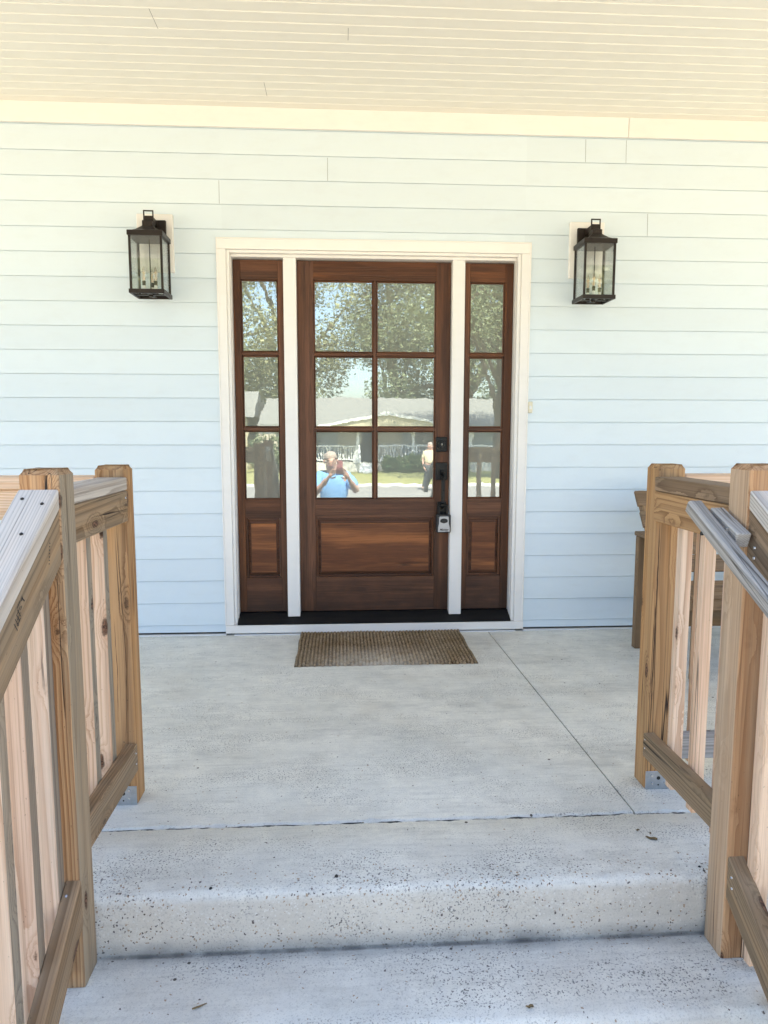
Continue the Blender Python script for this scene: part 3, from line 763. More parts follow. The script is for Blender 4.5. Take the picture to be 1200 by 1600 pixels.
# ---- doormat
def make_mat():
    nx, ny = 300, 190
    x0, x1, y0, y1 = -.249, .709, -.614, -.034
    b = MB(); vs = []; rvs = []
    for j in range(ny+1):
        for i in range(nx+1):
            u, v = i/nx, j/ny
            x = x0+(x1-x0)*u; y = y0+(y1-y0)*v
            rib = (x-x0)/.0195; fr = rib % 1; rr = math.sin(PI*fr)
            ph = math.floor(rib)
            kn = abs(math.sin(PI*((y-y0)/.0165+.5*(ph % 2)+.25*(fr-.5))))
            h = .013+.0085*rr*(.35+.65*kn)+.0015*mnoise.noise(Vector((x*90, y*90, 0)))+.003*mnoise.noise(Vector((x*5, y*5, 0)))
            ed = min(u*(x1-x0), (1-u)*(x1-x0), v*(y1-y0), (1-v)*(y1-y0))
            if ed < .010: h *= math.sqrt(max(ed, 0)/.010)*.9+.1
            ex = (.011*mnoise.noise(Vector((y*7, 1, 0)))+.003*mnoise.noise(Vector((y*60, 5, 0))))*(1 if u < .5 else -1)*max(0, 1-ed/.05)
            ey = (.009*mnoise.noise(Vector((x*6, 3, 0)))+.006*kn*rr)*max(0, 1-ed/.05)*(1 if v > .5 else -1)
            cr = .0
            if u < .04 and v < .25: h += .004
            if i in (0, nx) or j in (0, ny): h = .0005
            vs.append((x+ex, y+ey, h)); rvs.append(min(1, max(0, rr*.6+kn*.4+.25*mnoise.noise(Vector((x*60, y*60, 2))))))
    fs = [[j*(nx+1)+i, j*(nx+1)+i+1, (j+1)*(nx+1)+i+1, (j+1)*(nx+1)+i] for j in range(ny) for i in range(nx)]
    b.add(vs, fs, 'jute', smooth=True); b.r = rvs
    return b.build('doormat', loc=(.23, -.32, 0))
tag(make_mat(), 'brown woven jute doormat lying in front of the wooden door', 'doormat')

# ================================================================== RAILINGS
def post(x0, x1, y0, y1, z0, z1, mat, parent, bracket=False, label=None, side=None):
    b = MB(); bm = bmesh.new(); bmesh.ops.create_cube(bm, size=1)
    for v in bm.verts:
        v.co = Vector(((x0+x1)/2+v.co.x*(x1-x0), (y0+y1)/2+v.co.y*(y1-y0), (z0+z1)/2+v.co.z*(z1-z0)))
    ve = [e for e in bm.edges if abs(e.verts[0].co.z-e.verts[1].co.z) > .1]
    bmesh.ops.bevel(bm, geom=ve, offset=.0055, segments=3, profile=.5, affect='EDGES')
    te = [e for e in bm.edges if all(abs(v.co.z-z1) < 1e-5 for v in e.verts)]
    bmesh.ops.bevel(bm, geom=te, offset=.014, segments=1, profile=.5, affect='EDGES')
    bm.verts.ensure_lookup_table()
    of = b.goff()*.35; of.z *= 3; c = Vector(((x0+x1)/2, (y0+y1)/2, 0))
    vs = [v.co.copy() for v in bm.verts]
    b.add(vs, [[v.index for v in f.verts] for f in bm.faces], mat, [v-c+of for v in vs])
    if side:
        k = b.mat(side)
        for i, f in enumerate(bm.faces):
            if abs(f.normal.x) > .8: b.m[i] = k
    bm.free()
    o = b.build('post', parent, label)
    if bracket:
        b = MB(); zb = .064; yb = y0-.0028
        b.box((x0+.001, yb, .001), (x1-.001, y0-.0002, zb), 'galv', 'z', .0008)
        b.box((x0+.004, y0+.001, .001), (x1-.004, y1+.0028, .0026), 'galv', 'z')
        for (sx, sz, r) in ((.022, .050, .0045), (.066, .050, .0045), (.024, .022, .0045), (.066, .024, .0038)):
            b.cyl((x0+sx, yb+.0005, sz), (x0+sx, yb-.0035, sz), r, r*.8, 'screw', 8)
        for (sx, sz, r) in ((.046, .040, .0065), (.046, .016, .0028)):
            b.cyl((x0+sx, yb+.0005, sz), (x0+sx, yb-.0004, sz), r, r, 'black', 12)
        b.build('bracket', o)
    return o

def check(post_o, pts, wid, seed):
    """open drying crack running down the street face of a post"""
    b = MB(); L, Rr = [], []
    for i in range(len(pts)-1):
        (xa, za), (xb, zb2) = pts[i], pts[i+1]
        m = max(2, int(abs(za-zb2)/.012))
        for k in range(m):
            t = k/m; x = xa+(xb-xa)*t; z = za+(zb2-za)*t; q = (pts[0][1]-z)/(pts[0][1]-pts[-1][1])
            w = wid*min(1, 5*q+.15, 5*(1-q)+.15)*(.7+.6*mnoise.noise(Vector((z*30, seed, 0)))); x += .0015*mnoise.noise(Vector((z*25, seed, 4)))
            L.append((x-w/2, -1.9363, z)); Rr.append((x+w/2, -1.9363, z))
    n = len(L); b.add(L+Rr, [[i, i+1, n+i+1, n+i] for i in range(n-1)], 'crackdark'); b.build('drying_crack', post_o)

def screws(parent, pts, nrm, r=.0042, mat='screw'):
    n = Vector(nrm)
    for p in pts:
        b = MB(); p = Vector(p); b.cyl(p-n*.001, p+n*.0012, r, r*.8, mat, 10); b.build('screw', parent)

SL = .655
def zs(z, y, s=SL, y0=-2.5): return z+(y-y0)*s          # height of a sloping member at y

# --- left stair railing
LR = thing('stair_railing', 'tan timber railing along the left side of the concrete steps', 'railing', (-.69, -2.5, -.17), 'timber stair railings')
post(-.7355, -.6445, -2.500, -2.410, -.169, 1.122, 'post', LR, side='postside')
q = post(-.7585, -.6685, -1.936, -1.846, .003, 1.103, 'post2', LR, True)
check(q, [(-.699, .93), (-.696, .80), (-.6895, .60), (-.6865, .50), (-.6905, .32), (-.698, .22)], .0028, 2)
check(q, [(-.718, .62), (-.715, .45), (-.720, .27)], .0018, 7)
post(-.7355, -.6445, -3.52, -3.43, -.69, .50, 'post', LR)
b = MB(); b.box((-.751, -2.411, 1.028), (-.661, -1.937, 1.067), 'cap', 'y', .003); b.build('top_rail', LR)
b = MB(); b.box((-.6995, -2.411, .931), (-.6615, -1.937, 1.0265), 'rail', 'y', .003); b.build('sub_rail', LR)
b = MB(); b.box((-.6995, -2.411, .118), (-.6615, -1.937, .209), 'rail', 'y', .003); b.build('bottom_rail', LR)
# sloping members
def slope_board(x0, x1, ztop, thick_v, ya, yb, mat, name, parent, s=SL, label=None, bev=.003):
    """member with plumb cut ends: rectangle in x, constant vertical depth, running down the stair"""
    b = MB(); th = math.atan(s); vs = []; gc = []; of = b.goff(); n = 2
    c = bev
    sec = [(x0+c, 0), (x1-c, 0), (x1, -c), (x1, -thick_v+c), (x1-c, -thick_v), (x0+c, -thick_v), (x0, -thick_v+c), (x0, -c)]
    for y in (ya, yb):
        for (x, dz) in sec:
            z = zs(ztop, y, s)+dz
            vs.append(Vector((x, y, z)))
            u = (y*math.cos(th)+z*math.sin(th)); w = (-y*math.sin(th)+z*math.cos(th))
            gc.append(Vector((x, w, u))+Vector((of.x-(x0+x1)/2, of.y-(-ya*math.sin(th)+zs(ztop, ya, s)*math.cos(th)), of.z)))
    fs = [[i, (i+1) % 8, 8+(i+1) % 8, 8+i] for i in range(8)]+[list(range(8))[::-1], list(range(8, 16))]
    b.add(vs, fs, mat, gc)
    return b.build(name, parent, label)
YE = -3.43
slope_board(-.7375, -.6475, 1.0755, .047, -2.5005, YE, 'cap', 'top_rail', LR)
slope_board(-.6795, -.6490, 1.028, .125, -2.5005, YE, 'rail', 'sub_rail', LR)
slope_board(-.6790, -.6415, .1175, .118, -2.5005, YE, 'rail', 'bottom_rail', LR, .70)
def baluster(x, y, z0, z1, mat, parent, w=.036, side=None):
    b = MB()
    b.box((x-w/2, y-w/2, z0), (x+w/2, y+w/2, z1), mat, 'z', .0035, side=side)
    return b.build('baluster', parent)
for y in (-2.179, -2.041, -2.317):
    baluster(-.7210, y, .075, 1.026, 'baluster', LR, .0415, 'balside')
k = 0
for y in (-2.521, -2.644, -2.760, -2.880, -3.0, -3.12, -3.24, -3.36):
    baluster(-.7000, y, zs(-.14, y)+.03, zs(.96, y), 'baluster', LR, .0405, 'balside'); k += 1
screws(LR, [(-.716, -2.53, zs(1.0775, -2.53)), (-.667, -2.545, zs(1.0775, -2.545)), (-.678, -2.63, zs(1.0775, -2.63))], (0, -.5, .8), .0042, 'black')
screws(LR, [(-.6605, -1.96, .185), (-.6605, -1.96, .150), (-.6605, -1.955, 1.005)], (1, 0, 0), .003)
screws(LR, [(-.667, -2.53, zs(.1182, -2.53, .7))], (0, -.5, .8), .0042)
# ink grade marks stamped on the sub rail
b = MB()
def ink(u, w, l, t, ang):
    y = -2.5-u; z = zs(.98, y)+w; a = math.radians(ang)
    d = Vector((0, -math.cos(a), math.sin(a)))*l/2; nn = Vector((0, math.sin(a), math.cos(a)))*t/2
    c = Vector((-.6484, y, z)); b.add([c-d-nn, c+d-nn, c+d+nn, c-d+nn], [[0, 1, 2, 3]], 'black')
for i in range(7):
    ink(.060+.0015*i, .02-.0065*i, .005, .0028, 20)
b.build('ink_mark', LR); b = MB()
for i in range(4):
    ink(.225+.001*i, .030-.011*i, .020, .0022, -38); ink(.225+.006*i, .012-.004*i, .0022, .022, -38)
ink(.203, .020, .012, .003, 40); ink(.210, .028, .010, .003, -50); ink(.215, .014, .010, .003, -50)
b.build('grade_stamp', LR)

# --- right stair railing
RR = thing('stair_railing', 'tan timber railing with a grey handrail along the right side of the steps', 'railing', (1.03, -2.5, -.17), 'timber stair railings')
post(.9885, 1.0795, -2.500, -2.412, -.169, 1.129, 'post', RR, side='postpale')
q = post(1.0225, 1.1115, -1.936, -1.848, .003, 1.103, 'post2', RR, True)
check(q, [(1.0335, .915), (1.0345, .70), (1.0335, .55), (1.0320, .40), (1.0325, .20)], .0055, 4)
post(.9985, 1.0885, -3.52, -3.43, -.69, .50, 'post', RR)
b = MB(); b.box((1.010, -2.413, 1.019), (1.100, -1.937, 1.064), 'rail', 'y', .003); b.build('top_rail', RR)
b = MB(); b.box((1.0105, -2.413, .920), (1.0485, -1.937, 1.017), 'post2', 'y', .003); b.build('sub_rail', RR)
b = MB(); b.box((1.0085, -2.413, .120), (1.0485, -1.937, .203), 'rail', 'y', .004); b.build('bottom_rail', RR)
slope_board(.9925, 1.0825, 1.066, .047, -2.5005, YE, 'cap', 'top_rail', RR, .60)
slope_board(.9935, 1.0315, 1.0185, .125, -2.5005, YE, 'rail', 'sub_rail', RR, .60)
slope_board(.9925, 1.0355, .1175, .115, -2.5005, YE, 'rail', 'bottom_rail', RR, .66)
for y in (-2.0415, -2.179, -2.317):
    baluster(1.0675, y, .06, 1.016, 'baluster', RR)
for y in (-2.535, -2.655, -2.775, -2.895, -3.015, -3.135, -3.255, -3.375):
    baluster(1.0515, y, zs(-.16, y)+.03, zs(.99, y, .60), 'baluster', RR, .038)
b = MB(); b.cyl((1.0615, -2.499, -.118), (1.0615, -2.508, -.118), .0115, .009, 'black', 16); b.build('lag_bolt', RR)
screws(RR, [(.9922, -2.520, .072), (.9922, -2.523, .044), (.9932, -2.53, .93), (.9932, -2.53, .905)], (-1, 0, 0), .0045)
screws(RR, [(1.008, -1.955, .185), (1.008, -1.955, .155), (1.008, -2.385, .135)], (-1, 0, 0), .003)
# grey grab rail on blocks
b = MB(); b.board((.917, -2.372, 1.017), (.917, -3.30, .560), (1, 0, 0), .040, .037, 'grey', .006); b.build('handrail', RR)
b = MB(); b.board((.963, -2.400, .998), (.963, -2.530, .948), (1, 0, 0), .036, .038, 'grey', .0025)
b.box((.936, -2.50, .958), (.944, -2.43, .974), 'grey', 'y', .001); b.build('handrail_block', RR)
b = MB(); b.cyl((.9005, -2.46, .956), (.8955, -2.46, .956), .005, .005, 'black', 10); b.build('screw', RR)

# --- front guard rails running sideways along the porch edge
def guard(x0, x1, label, xs, low='front'):
    G = thing('porch_railing', label, 'railing', ((x0+x1)/2, -1.89, 0), 'level railings along the porch edge')
    b = MB(); b.box((x0, -1.936, 1.030), (x1, -1.846, 1.069), 'front', 'x', .003); b.build('top_rail', G)
    b = MB(); b.box((x0, -1.925, .935), (x1, -1.887, 1.0285), 'front', 'x', .003); b.build('sub_rail', G)
    b = MB(); b.box((x0, -1.925, .098), (x1, -1.887, .183), low, 'x', .003); b.build('bottom_rail', G)
    x = xs
    while x0+.04 < x < x1-.03:
        baluster(x, -1.8685, .06, 1.0285, 'baluster', G); x += .130 if xs > 0 else -.130
    return G
guard(-3.30, -.760, 'level timber railing running left from the left corner post', -.86)
guard(1.113, 3.60, 'level timber railing running right from the right corner post', 1.22, 'slate')
for (a, lab) in ((-3.345, 'square timber post at the far left end of the porch railing'), (3.645, 'square timber post at the far right end of the porch railing')):
    q = thing('end_post', lab, 'post', (a, -1.89, 0)); post(a-.044, a+.044, -1.936, -1.846, .003, 1.103, 'post', q, True)

# ---- bench on the porch, right
BE = thing('bench', 'weathered brown slatted wooden bench behind the right railing', 'bench', (2.2, -.65, 0))
bx0, bx1 = 1.630, 2.79
for x in (bx0, bx1-.05):
    b = MB(); b.box((x, -.412, .001), (x+.040, -.372, .6345), 'bench', 'z', .004); b.build('leg', BE)
    b = MB(); b.box((x+.062, -.955, .001), (x+.102, -.905, .6345), 'bench', 'z', .004); b.build('leg', BE)
    b = MB(); b.box((x-.004, -.98, .6350), (x+.062, -.36, .6580), 'bench', 'y', .004); b.build('arm', BE)
    b = MB(); b.board((x+.062, -.61, .40), (x+.062, -.262, .865), (1, 0, 0), .040, .045, 'bench', .003); b.build('back_post', BE)
for i in range(4):
    t = (i+.6)/4; y = -.590+.335*t-.018; z = .44+.43*t+.006
    b = MB(); b.board((bx0+.020, y, z), (bx1+.02, y, z), (0, .59, .80), .098, .018, 'bench', .003); b.build('back_slat', BE)
for i in range(4):
    b = MB(); b.box((bx0+.044, -.94+i*.085, .408), (bx1-.055, -.865+i*.085, .428), 'bench', 'x', .003); b.build('seat_slat', BE)
b = MB(); b.box((bx0+.044, -.93, .35), (bx1-.052, -.905, .406), 'bench', 'x', .003); b.build('apron', BE)
b = MB(); b.box((bx0+.0405, -.405, .12), (bx1-.052, -.380, .25), 'bench', 'x', .003); b.build('stretcher', BE)

# ---- debris
def leafobj(x, y, z, s, ang, label, name='dry_leaf', seed=0):
    b = MB(); n = 14; vs = [(0, 0, .004)]; rnd = random.Random(seed)
    for i in range(n):
        a = 2*PI*i/n; r = s*(.62+.25*math.cos(2*a)+rnd.uniform(-.13, .13))
        vs.append((r*math.cos(a), r*math.sin(a)*.75, .0015+.004*abs(math.sin(a*1.5))))
    X = Matrix.Translation((x, y, z)) @ Matrix.Rotation(ang, 4, 'Z')
    b.add(vs, [[0, 1+i, 1+(i+1) % n] for i in range(n)], 'leafbrown', X=X)
    vs2 = [(v[0], v[1], v[2]-.001) for v in vs]
    b.add(vs2, [[0, 1+(i+1) % n, 1+i] for i in range(n)], 'leafbrown', X=X)
    return tag(b.build(name, loc=(x, y, z)), label, 'leaf')
leafobj(.918, -2.226, .0, .020, -.5, 'dry brown leaf on the top step near the right post', seed=1)
leafobj(.894, -2.180, .0, .0085, .3, 'small leaf scrap between the brown leaf and the floor joint', seed=2)
leafobj(.926, -2.199, .0, .007, .9, 'leaf crumb just behind the brown leaf on the top step', seed=5)
leafobj(.4457, -2.625, -.17, .0125, .1, 'reddish brown leaf on the lower step at the bottom centre', seed=3)
b = MB(); b.tube([(-.365, -2.585, -.1665), (-.348, -2.579, -.166), (-.333, -2.570, -.1663)], [.0018, .0022, .001], 'leafbrown', 6)
tag(b.build('twig', loc=(-.348, -2.579, -.17)), 'short dark twig on the lower step at the left', 'twig')
for (x, y, z, r, lab) in ((-.02, -2.345, -.0015, .0055, 'black pebble on the nosing of the top step, left of centre'), (-.355, -2.372, -.006, .0055, 'black pebble near the left post on the step nosing'), (.995, -2.36, -.004, .0045, 'dark pebble by the right post on the step nosing')):
    b = MB(); b.lathe((x, y, z), [(.0001, .9*r), (.6*r, .75*r), (r, .1*r), (.8*r, -.5*r)], 'black', 7, False)
    tag(b.build('pebble', loc=(x, y, z)), lab, 'pebble')

# ================================================================== PEOPLE (seen in the door glass)
def skin_mesh(name, verts, edges, radii, mat, parent, sub=2, root=0):
    me = bpy.data.meshes.new(name); me.from_pydata([tuple(v) for v in verts], edges, [])
    o = bpy.data.objects.new(name, me); COL.objects.link(o)
    me.materials.append(M[mat])
    sk = o.modifiers.new('skin', 'SKIN'); sk.use_smooth_shade = True
    if not me.skin_vertices:
        bpy.context.view_layer.objects.active = o
        me.attributes  # layer is made with the modifier below
    lay = me.skin_vertices[0].data if me.skin_vertices else None
    if lay is None:
        bm = bmesh.new(); bm.from_mesh(me); l = bm.verts.layers.skin.verify(); bm.to_mesh(me); bm.free(); lay = me.skin_vertices[0].data
    for i, r in enumerate(radii):
        r = r if isinstance(r, tuple) else (r, r)
        lay[i].radius = r; lay[i].use_root = (i == root)
    o.modifiers.new('sub', 'SUBSURF').levels = sub
    o.modifiers['sub'].render_levels = sub
    if parent is not None: set_parent(o, parent)
    return o

def person(base, J, cloth, label, hand_curl, look, sc=1.):
    """J: joint positions relative to base"""
    P = thing('person', label, 'person', base)
    B = Vector(base)
    g = lambda k: B+Vector(J[k])*sc
    V, E, Rr = [], [], []
    def add(p, r, prev=None):
        V.append(Vector(p)); Rr.append(r)
        if prev is not None: E.append((prev, len(V)-1))
        return len(V)-1
    pel = add(g('pelvis'), (.15, .115)); wa = add(g('waist'), (.135, .10), pel); ch = add(g('chest'), (.155, .115), wa)
    nb = add(g('neck'), (.062, .062), ch); hd0 = add(g('head')+Vector((0, .0, -.065)), (.068, .075), nb); hd1 = add(g('head')+Vector((0, 0, .0)), (.078, .092), hd0); hd2 = add(g('head')+Vector((0, -.008, .065)), (.066, .078), hd1)
    look = Vector(look).normalized()
    nose = add(g('head')+look*.098+Vector((0, 0, -.018)), (.014, .016), hd1)
    for s in ('l', 'r'):
        sh = add(g('sh'+s), .062, ch); el = add(g('el'+s), .043, sh); fo = add((g('el'+s)*.5+g('wr'+s)*.5), .040, el); wr = add(g('wr'+s), .027, fo)
        d = (g('ha'+s)-g('wr'+s)).normalized(); palm = add(g('wr'+s)+d*.055, (.034, .018), wr)
        side = Vector(hand_curl[s][0]).normalized(); curl = Vector(hand_curl[s][1]).normalized()
        for k, L in enumerate((.070, .078, .073, .058)):
            a0 = g('wr'+s)+d*.090+side*(k-1.5)*.019
            f1 = add(a0, .0095, palm); f2 = add(a0+d*L*.5+curl*L*.12, .0085, f1); f3 = add(a0+d*L*.75+curl*L*.55, .0075, f2)
        t0 = add(g('wr'+s)+d*.040-side*.036, .0115, palm); t1 = add(g('wr'+s)+d*.068-side*.052+curl*.02, .0095, t0); add(g('wr'+s)+d*.088-side*.046+curl*.042, .008, t1)
        hp = add(g('hip'+s), (.085, .09), pel); kn = add(g('kn'+s), .058, hp); cf = add(g('kn'+s)*.65+g('an'+s)*.35, .056, kn); an = add(g('an'+s), .036, cf); add(g('an'+s)+Vector((0, .15 if look.y > 0 else -.15, -.055)), (.04, .03), an)
    body = skin_mesh('body', V, E, Rr, 'skin', P)
    def garment(name, keys, mat):
        V2, E2, R2 = [], [], []
        for (p, r, prev) in keys:
            V2.append(p); R2.append(r)
            if prev is not None: E2.append((prev, len(V2)-1))
        return skin_mesh(name, V2, E2, R2, mat, P)
    sl = .8
    garment('shirt', [(g('pelvis')+Vector((0, 0, .03)), (.18, .145), None), (g('waist'), (.165, .13), 0), (g('chest'), (.185, .142), 1), (g('neck')-Vector((0, 0, .045)), (.095, .09), 2),
                      (g('shl'), .085, 2), (g('shl')*(1-sl)+g('ell')*sl, .066, 4), (g('shr'), .085, 2), (g('shr')*(1-sl)+g('elr')*sl, .066, 6)], cloth[0])
    e = cloth[2]
    garment('trousers', [(g('pelvis'), (.172, .137), None), (g('hipl'), (.105, .11), 0), (g('knl'), .08, 1), (g('knl')*(1-e)+g('anl')*e, .065, 2), (g('hipr'), (.105, .11), 0), (g('knr'), .08, 4), (g('knr')*(1-e)+g('anr')*e, .065, 5)], cloth[1])
    h = g('head')
    b = MB()
    prof = [(math.cos(t)*.083, math.sin(t)*.083) for t in [i*PI/2/7-.12 for i in range(8)]]
    n = 20; vs = []
    for (r, z) in prof:
        for i in range(n):
            a = 2*PI*i/n; vs.append(h+Vector((r*math.cos(a)*.98, r*math.sin(a)*1.12-look.y*.016, z+.050-.03*(math.cos(a-math.atan2(look.y, look.x)) < 0))))
    b.add(vs, [[k*n+i, k*n+(i+1) % n, (k+1)*n+(i+1) % n, (k+1)*n+i] for k in range(7) for i in range(n)], 'hair', smooth=True); b.build('hair', P)
    sd2 = look.cross(Vector((0, 0, 1))).normalized()
    for s in (-1, 1):
        c = h+look*.083+sd2*s*.031+Vector((0, 0, .012)); b = MB()
        b.lathe(c, [(.0001, .010), (.007, .007), (.010, 0), (.007, -.007), (.0001, -.010)], 'black', 10); b.build('eye', P)
        b = MB(); c = h+sd2*s*.080+Vector((0, 0, -.005)); b.lathe(c, [(.0001, .030), (.012, .022), (.014, 0), (.010, -.020), (.0001, -.028)], 'skin', 10); b.build('ear', P)
    b = MB(); c = h+look*.088+Vector((0, 0, -.052)); b.board(c-sd2*.024, c+sd2*.024, (0, 0, 1), .009, .008, 'phone', .003); b.build('mouth', P)
    for s in ('l', 'r'):
        b = MB(); c = g('an'+s); yy = 1 if look.y > 0 else -1
        b.box((c.x-.05, min(c.y-.07*yy, c.y+.20*yy), B.z+.001), (c.x+.05, max(c.y-.07*yy, c.y+.20*yy), B.z+.075), 'shoe', 'y', .03, seg=3); b.build('shoe', P)
    return P

# photographer: stands behind the camera, phone held up in both hands
person((-.10, -4.56, -.67), dict(
    pelvis=(0, 0, .86), waist=(0, -.01, 1.02), chest=(0, 0, 1.20), neck=(-.01, .01, 1.385), head=(-.035, .05, 1.505),
    shl=(-.185, .0, 1.30), ell=(-.245, .17, 1.10), wrl=(-.065, .325, 1.315), hal=(.01, .39, 1.40),
    shr=(.185, .0, 1.30), elr=(.285, .16, 1.13), wrr=(.185, .325, 1.315), har=(.12, .39, 1.40),
    hipl=(-.09, 0, .80), knl=(-.10, .02, .45), anl=(-.11, -.02, .09), hipr=(.09, 0, .80), knr=(.10, .02, .45), anr=(.11, -.02, .09)),
    ('tshirt', 'shorts', .02), 'person in a light blue t-shirt holding up a phone with both hands', 
    dict(l=((-.4, 0, .8), (.6, .6, 0)), r=((.4, 0, .8), (-.6, .6, 0))), (.1, 1, 0))
PH = thing('phone', 'small phone held up in the photographer\'s hands', 'phone', (-.02, -4.135, .70))
b = MB(); b.box((-.058, -4.140, .695), (.018, -4.131, .850), 'phone', 'z', .004, seg=2); b.build('case', PH)
b = MB(); b.cyl((-.040, -4.131, .835), (-.040, -4.1285, .835), .008, .008, 'black', 12); b.cyl((-.040, -4.131, .812), (-.040, -4.1285, .812), .008, .008, 'black', 12); b.build('camera_lens', PH)
# second person by the road
person((2.86, -18.2, -.69), dict(
    pelvis=(0, 0, .90), waist=(0, 0, 1.06), chest=(0, 0, 1.26), neck=(0, .01, 1.45), head=(0, .02, 1.57),
    shl=(-.18, 0, 1.36), ell=(-.25, .02, 1.08), wrl=(-.22, .12, .86), hal=(-.21, .16, .78),
    shr=(.18, 0, 1.36), elr=(.27, .0, 1.08), wrr=(.29, .08, .86), har=(.29, .10, .78),
    hipl=(-.09, 0, .84), knl=(-.17, .05, .47), anl=(-.27, .08, .09), hipr=(.09, 0, .84), knr=(.13, -.02, .47), anr=(.19, -.08, .09)),
    ('yshirt', 'trousers', .92), 'person in a pale yellow shirt and dark trousers standing by the road', 
    dict(l=((0, 1, 0), (.6, .2, 0)), r=((0, 1, 0), (-.6, .2, 0))), (0, 1, 0), .9)

# ================================================================== ACROSS THE STREET (seen in the door glass)
NH = thing('neighbour_house', 'grey roofed blue house with a white railed porch across the street', 'house', (2, -33, -.7))
b = MB(); b.box((-3.2, -38, -.7), (9.0, -31.6, 1.75), 'bluewall', 'x'); b.box((-3.2, -31.58, -.7), (9.0, -29.4, -.30), 'conc', 'x'); b.build('wall', NH)
b = MB(); b.box((-.2, -31.59, -.3), (3.1, -31.5, 1.7), 'beigewall', 'x'); b.build('wall_panel', NH)
b = MB()
vs = [(x, y, z) for x in (-3.9, 9.7) for (y, z) in ((-29.0, 1.50), (-33.6, 2.95), (-38.6, 1.50), (-38.6, 1.33), (-29.0, 1.33))]
b.add(vs, [[0, 1, 6, 5], [1, 2, 7, 6], [2, 3, 8, 7], [3, 4, 9, 8], [4, 0, 5, 9], [4, 3, 2, 1, 0], [5, 6, 7, 8, 9]], 'roofgrey'); b.build('roof', NH)
b = MB(); b.add([(-.9, -28.9, 1.38), (5.3, -28.9, 1.38), (2.2, -28.9, 2.02), (-.9, -32, 1.50), (5.3, -32, 1.50), (2.2, -32, 2.02)], [[0, 1, 2], [0, 2, 5, 3], [1, 4, 5, 2]], 'yellowwall'); b.build('gable', NH)
b = MB(); b.board((-1.1, -28.85, 1.38), (2.2, -28.85, 2.05), (0, 0, 1), .14, .08, 'white'); b.board((5.5, -28.85, 1.38), (2.2, -28.85, 2.05), (0, 0, 1), .14, .08, 'white'); b.box((-3.9, -28.99, 1.18), (9.7, -28.92, 1.38), 'white', 'x'); b.build('fascia', NH)
for x in (-2.9, .75, 3.45, 6.2, 8.8):
    b = MB(); b.box((x-.10, -29.6, -.3), (x+.10, -29.4, 1.45), 'white', 'z', .01); b.box((x-.14, -29.64, -.3), (x+.14, -29.36, -.12), 'white', 'z', .01); b.build('porch_post', NH)
for (a, c) in ((-2.8, .65), (1.7, 3.35), (3.55, 6.1), (6.3, 8.7)):
    b = MB(); b.box((a, -29.54, .48), (c, -29.46, .55), 'white', 'x'); b.box((a, -29.54, -.2), (c, -29.46, -.14), 'white', 'x')
    x = a+.06
    while x < c: b.box((x-.02, -29.52, -.14), (x+.02, -29.48, .48), 'white', 'z'); x += .13
    b.build('porch_railing', NH)
b = MB(); b.board((.85, -29.3, .52), (.85, -28.0, -.05), (1, 0, 0), .07, .09, 'white'); b.board((1.6, -29.3, .52), (1.6, -28.0, -.05), (1, 0, 0), .07, .09, 'white')
for i in range(4):
    b.box((.85, -29.4+.33*i, -.7), (1.6, -29.07+.33*i, -.32-.1*i), 'white', 'x')
b.build('porch_steps', NH)
for x in (4.3, 5.6, -1.6):
    b = MB(); b.box((x-.45, -31.6, .25), (x+.45, -31.55, 1.35), 'winglass', 'z'); b.box((x-.5, -31.6, .18), (x+.5, -31.53, .25), 'white', 'x'); b.box((x-.5, -31.6, 1.35), (x+.5, -31.53, 1.43), 'white', 'x'); b.box((x-.02, -31.6, .25), (x+.02, -31.53, 1.35), 'white', 'z'); b.box((x-.45, -31.6, .78), (x+.45, -31.53, .82), 'white', 'x'); b.build('window', NH)
b = MB(); b.box((1.0, -31.6, -.3), (1.8, -31.45, 1.5), 'winglass', 'z', .01); b.build('door', NH)

YH = thing('yellow_house', 'pale yellow house standing left of the grey roofed house across the street', 'house', (-7.5, -32, -.7))
b = MB(); b.box((-10.5, -36, -.7), (-4.6, -31, 1.9), 'yellowwall', 'x'); b.build('wall', YH)
b = MB(); vs = [(x, y, z) for x in (-10.9, -4.2) for (y, z) in ((-30.6, 1.9), (-33.5, 3.3), (-36.4, 1.9))]
b.add(vs, [[0, 1, 4, 3], [1, 2, 5, 4], [0, 3, 5, 2], [2, 1, 0], [3, 4, 5]], 'roofgrey'); b.build('roof', YH)
for x in (-8.6, -6.2):
    b = MB(); b.box((x-.5, -31, .1), (x+.5, -30.94, 1.3), 'winglass', 'z'); b.box((x-.6, -31, .02), (x+.6, -30.93, .1), 'white', 'x'); b.build('window', YH)

def leaves(blobs, n, size, mat, rnd, droop=0.):
    """many small leaf faces spread through a set of ellipsoid clumps"""
    P = np.empty((0, 3)); tot = sum(r[0]*r[1]*r[2] for _, r in blobs)
    for c, r in blobs:
        k = max(20, int(n*r[0]*r[1]*r[2]/tot))
        d = rnd.normal(size=(k, 3)); d /= np.linalg.norm(d, axis=1)[:, None]
        q = np.array(c)+d*(rnd.random((k, 1))**.45)*np.array(r)
        q += rnd.normal(size=(k, 3))*.08*np.array(r)
        P = np.vstack([P, q])
    k = len(P); a = rnd.normal(size=(k, 3)); a /= np.linalg.norm(a, axis=1)[:, None]
    t = rnd.normal(size=(k, 3)); bb = np.cross(a, t); bb /= np.linalg.norm(bb, axis=1)[:, None]
    s = size*(.5+rnd.random((k, 1)))
    V = np.stack([P-a*s, P+bb*s*.5, P+a*s, P-bb*s*.5], 1).reshape(-1, 3)
    F = np.arange(4*k).reshape(-1, 4)
    rv = np.repeat(np.clip(rnd.normal(.45, .3, k), 0, 1), 4)
    return V, F, rv

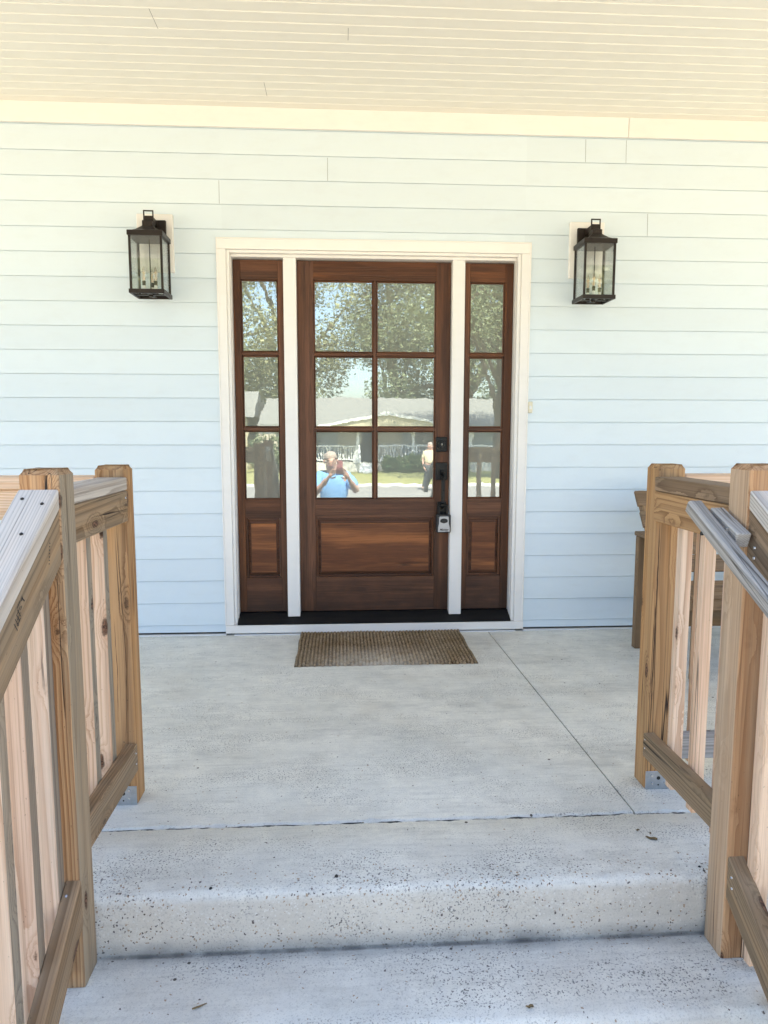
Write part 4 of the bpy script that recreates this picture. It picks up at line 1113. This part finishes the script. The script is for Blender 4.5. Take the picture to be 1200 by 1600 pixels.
def leafmesh(name, V, F, rv, mat, parent=None, loc=(0, 0, 0)):
    me = bpy.data.meshes.new(name); me.from_pydata((V-np.array(loc)).tolist(), [], F.tolist()); me.materials.append(M[mat])
    at = me.attributes.new('rv', 'FLOAT', 'POINT'); at.data.foreach_set('value', rv); me.update()
    o = bpy.data.objects.new(name, me); COL.objects.link(o); o.location = loc
    if parent is not None: set_parent(o, parent)
    return o

def tree(x, y, h, r, label, seed, mat='leaf1', n=9000, size=.2, low=.35):
    rnd = np.random.default_rng(seed); rr = random.Random(seed)
    T0 = thing('tree', label, 'tree', (x, y, -.7), 'trees across the street')
    b = MB(); top = Vector((x+rr.uniform(-.5, .5), y, -.7+h*.62)); pts = []
    for i in range(7):
        t = i/6; pts.append(Vector((x, y, -.72))*(1-t)+top*t+Vector((rr.uniform(-.15, .15), rr.uniform(-.15, .15), 0))*(0 < i < 6))
    b.tube(pts, [h*.030*(1-.65*i/6) for i in range(7)], 'bark', 10); blobs = []
    for k in range(11):
        s = pts[2+k % 5]; a = 2*PI*k/11+rr.uniform(-.3, .3); L = r*rr.uniform(.45, .95)
        e = Vector((x+math.cos(a)*L, y+math.sin(a)*L*.8, -.7+h*rr.uniform(low, .88)))
        m = s*.5+e*.5+Vector((0, 0, h*.05)); b.tube([s, m, e], [h*.011, h*.007, h*.002], 'bark', 6)
        blobs.append((tuple(e), (r*rr.uniform(.28, .46), r*rr.uniform(.28, .45), h*rr.uniform(.08, .15))))
    blobs.append((tuple(top+Vector((0, 0, h*.12))), (r*.5, r*.5, h*.2)))
    b.build('trunk', T0)
    leafmesh('crown', *leaves(blobs, n, size, mat, rnd), mat, T0)
    return T0
tree(-8.5, -40, 17.0, 6.0, 'tall olive green tree behind the yellow house across the street', 1, 'leaf2', 40000, .09, .2)
tree(-3.4, -43, 18.0, 4.6, 'olive tree behind the left end of the grey roofed house', 2, 'leaf2', 30000, .09, .2)
tree(3.6, -42, 14.5, 3.6, 'lower dark tree directly behind the middle of the grey roofed house', 3, 'leaf1', 24000, .085, .2)
tree(8.0, -40, 17.5, 6.2, 'tall dark tree behind the right end of the grey roofed house', 4, 'leaf1', 42000, .09, .2)
tree(15.5, -42, 16.0, 5.6, 'broad olive tree farthest right across the street', 5, 'leaf2', 14000, .16, .2)
tree(-16.5, -41, 15.0, 5.6, 'dark tree farthest left across the street', 6, 'leaf1', 14000, .16, .2)
tree(6.6, -24, 11.5, 4.8, 'large dark oak on the lawn in front of the grey roofed house', 7, 'leaf1', 40000, .062, .40)
tree(-7.6, -25.5, 11.0, 4.2, 'oak on the lawn in front of the yellow house', 8, 'leaf2', 34000, .06, .38)
for i, (x, w, lab) in enumerate(((-2.9, 1.5, 'tall dark shrub left of the white porch across the street'), (2.6, .8, 'low green shrub in front of the white porch railing'), (3.9, .9, 'rounded shrub beside the white porch post across the street'), (5.3, .8, 'shrub at the right end of the porch across the street'))):
    rnd = np.random.default_rng(40+i); hh = (2.1, .8, .95, .9)[i]
    bl = [((x+dx*w*.5, -28.6+dx*.1, -.7+hh*.45), (w*.45, .5, hh*.5)) for dx in (-1, 0, 1)]
    SH = thing('shrub', lab, 'shrub', (x, -28.6, -.7), 'shrubs by the white porch'); leafmesh('foliage', *leaves(bl, 2600, .07, 'leaf3', rnd), ('leaf1' if i == 0 else 'leaf3'), SH)
    b = MB(); b.tube([(x, -28.6, -.7), (x, -28.6, -.7+hh*.5)], .03, 'bark'); b.build('stem', SH)

for o in S.objects:
    if o.name == 'camera' or o.type == 'LIGHT': continue
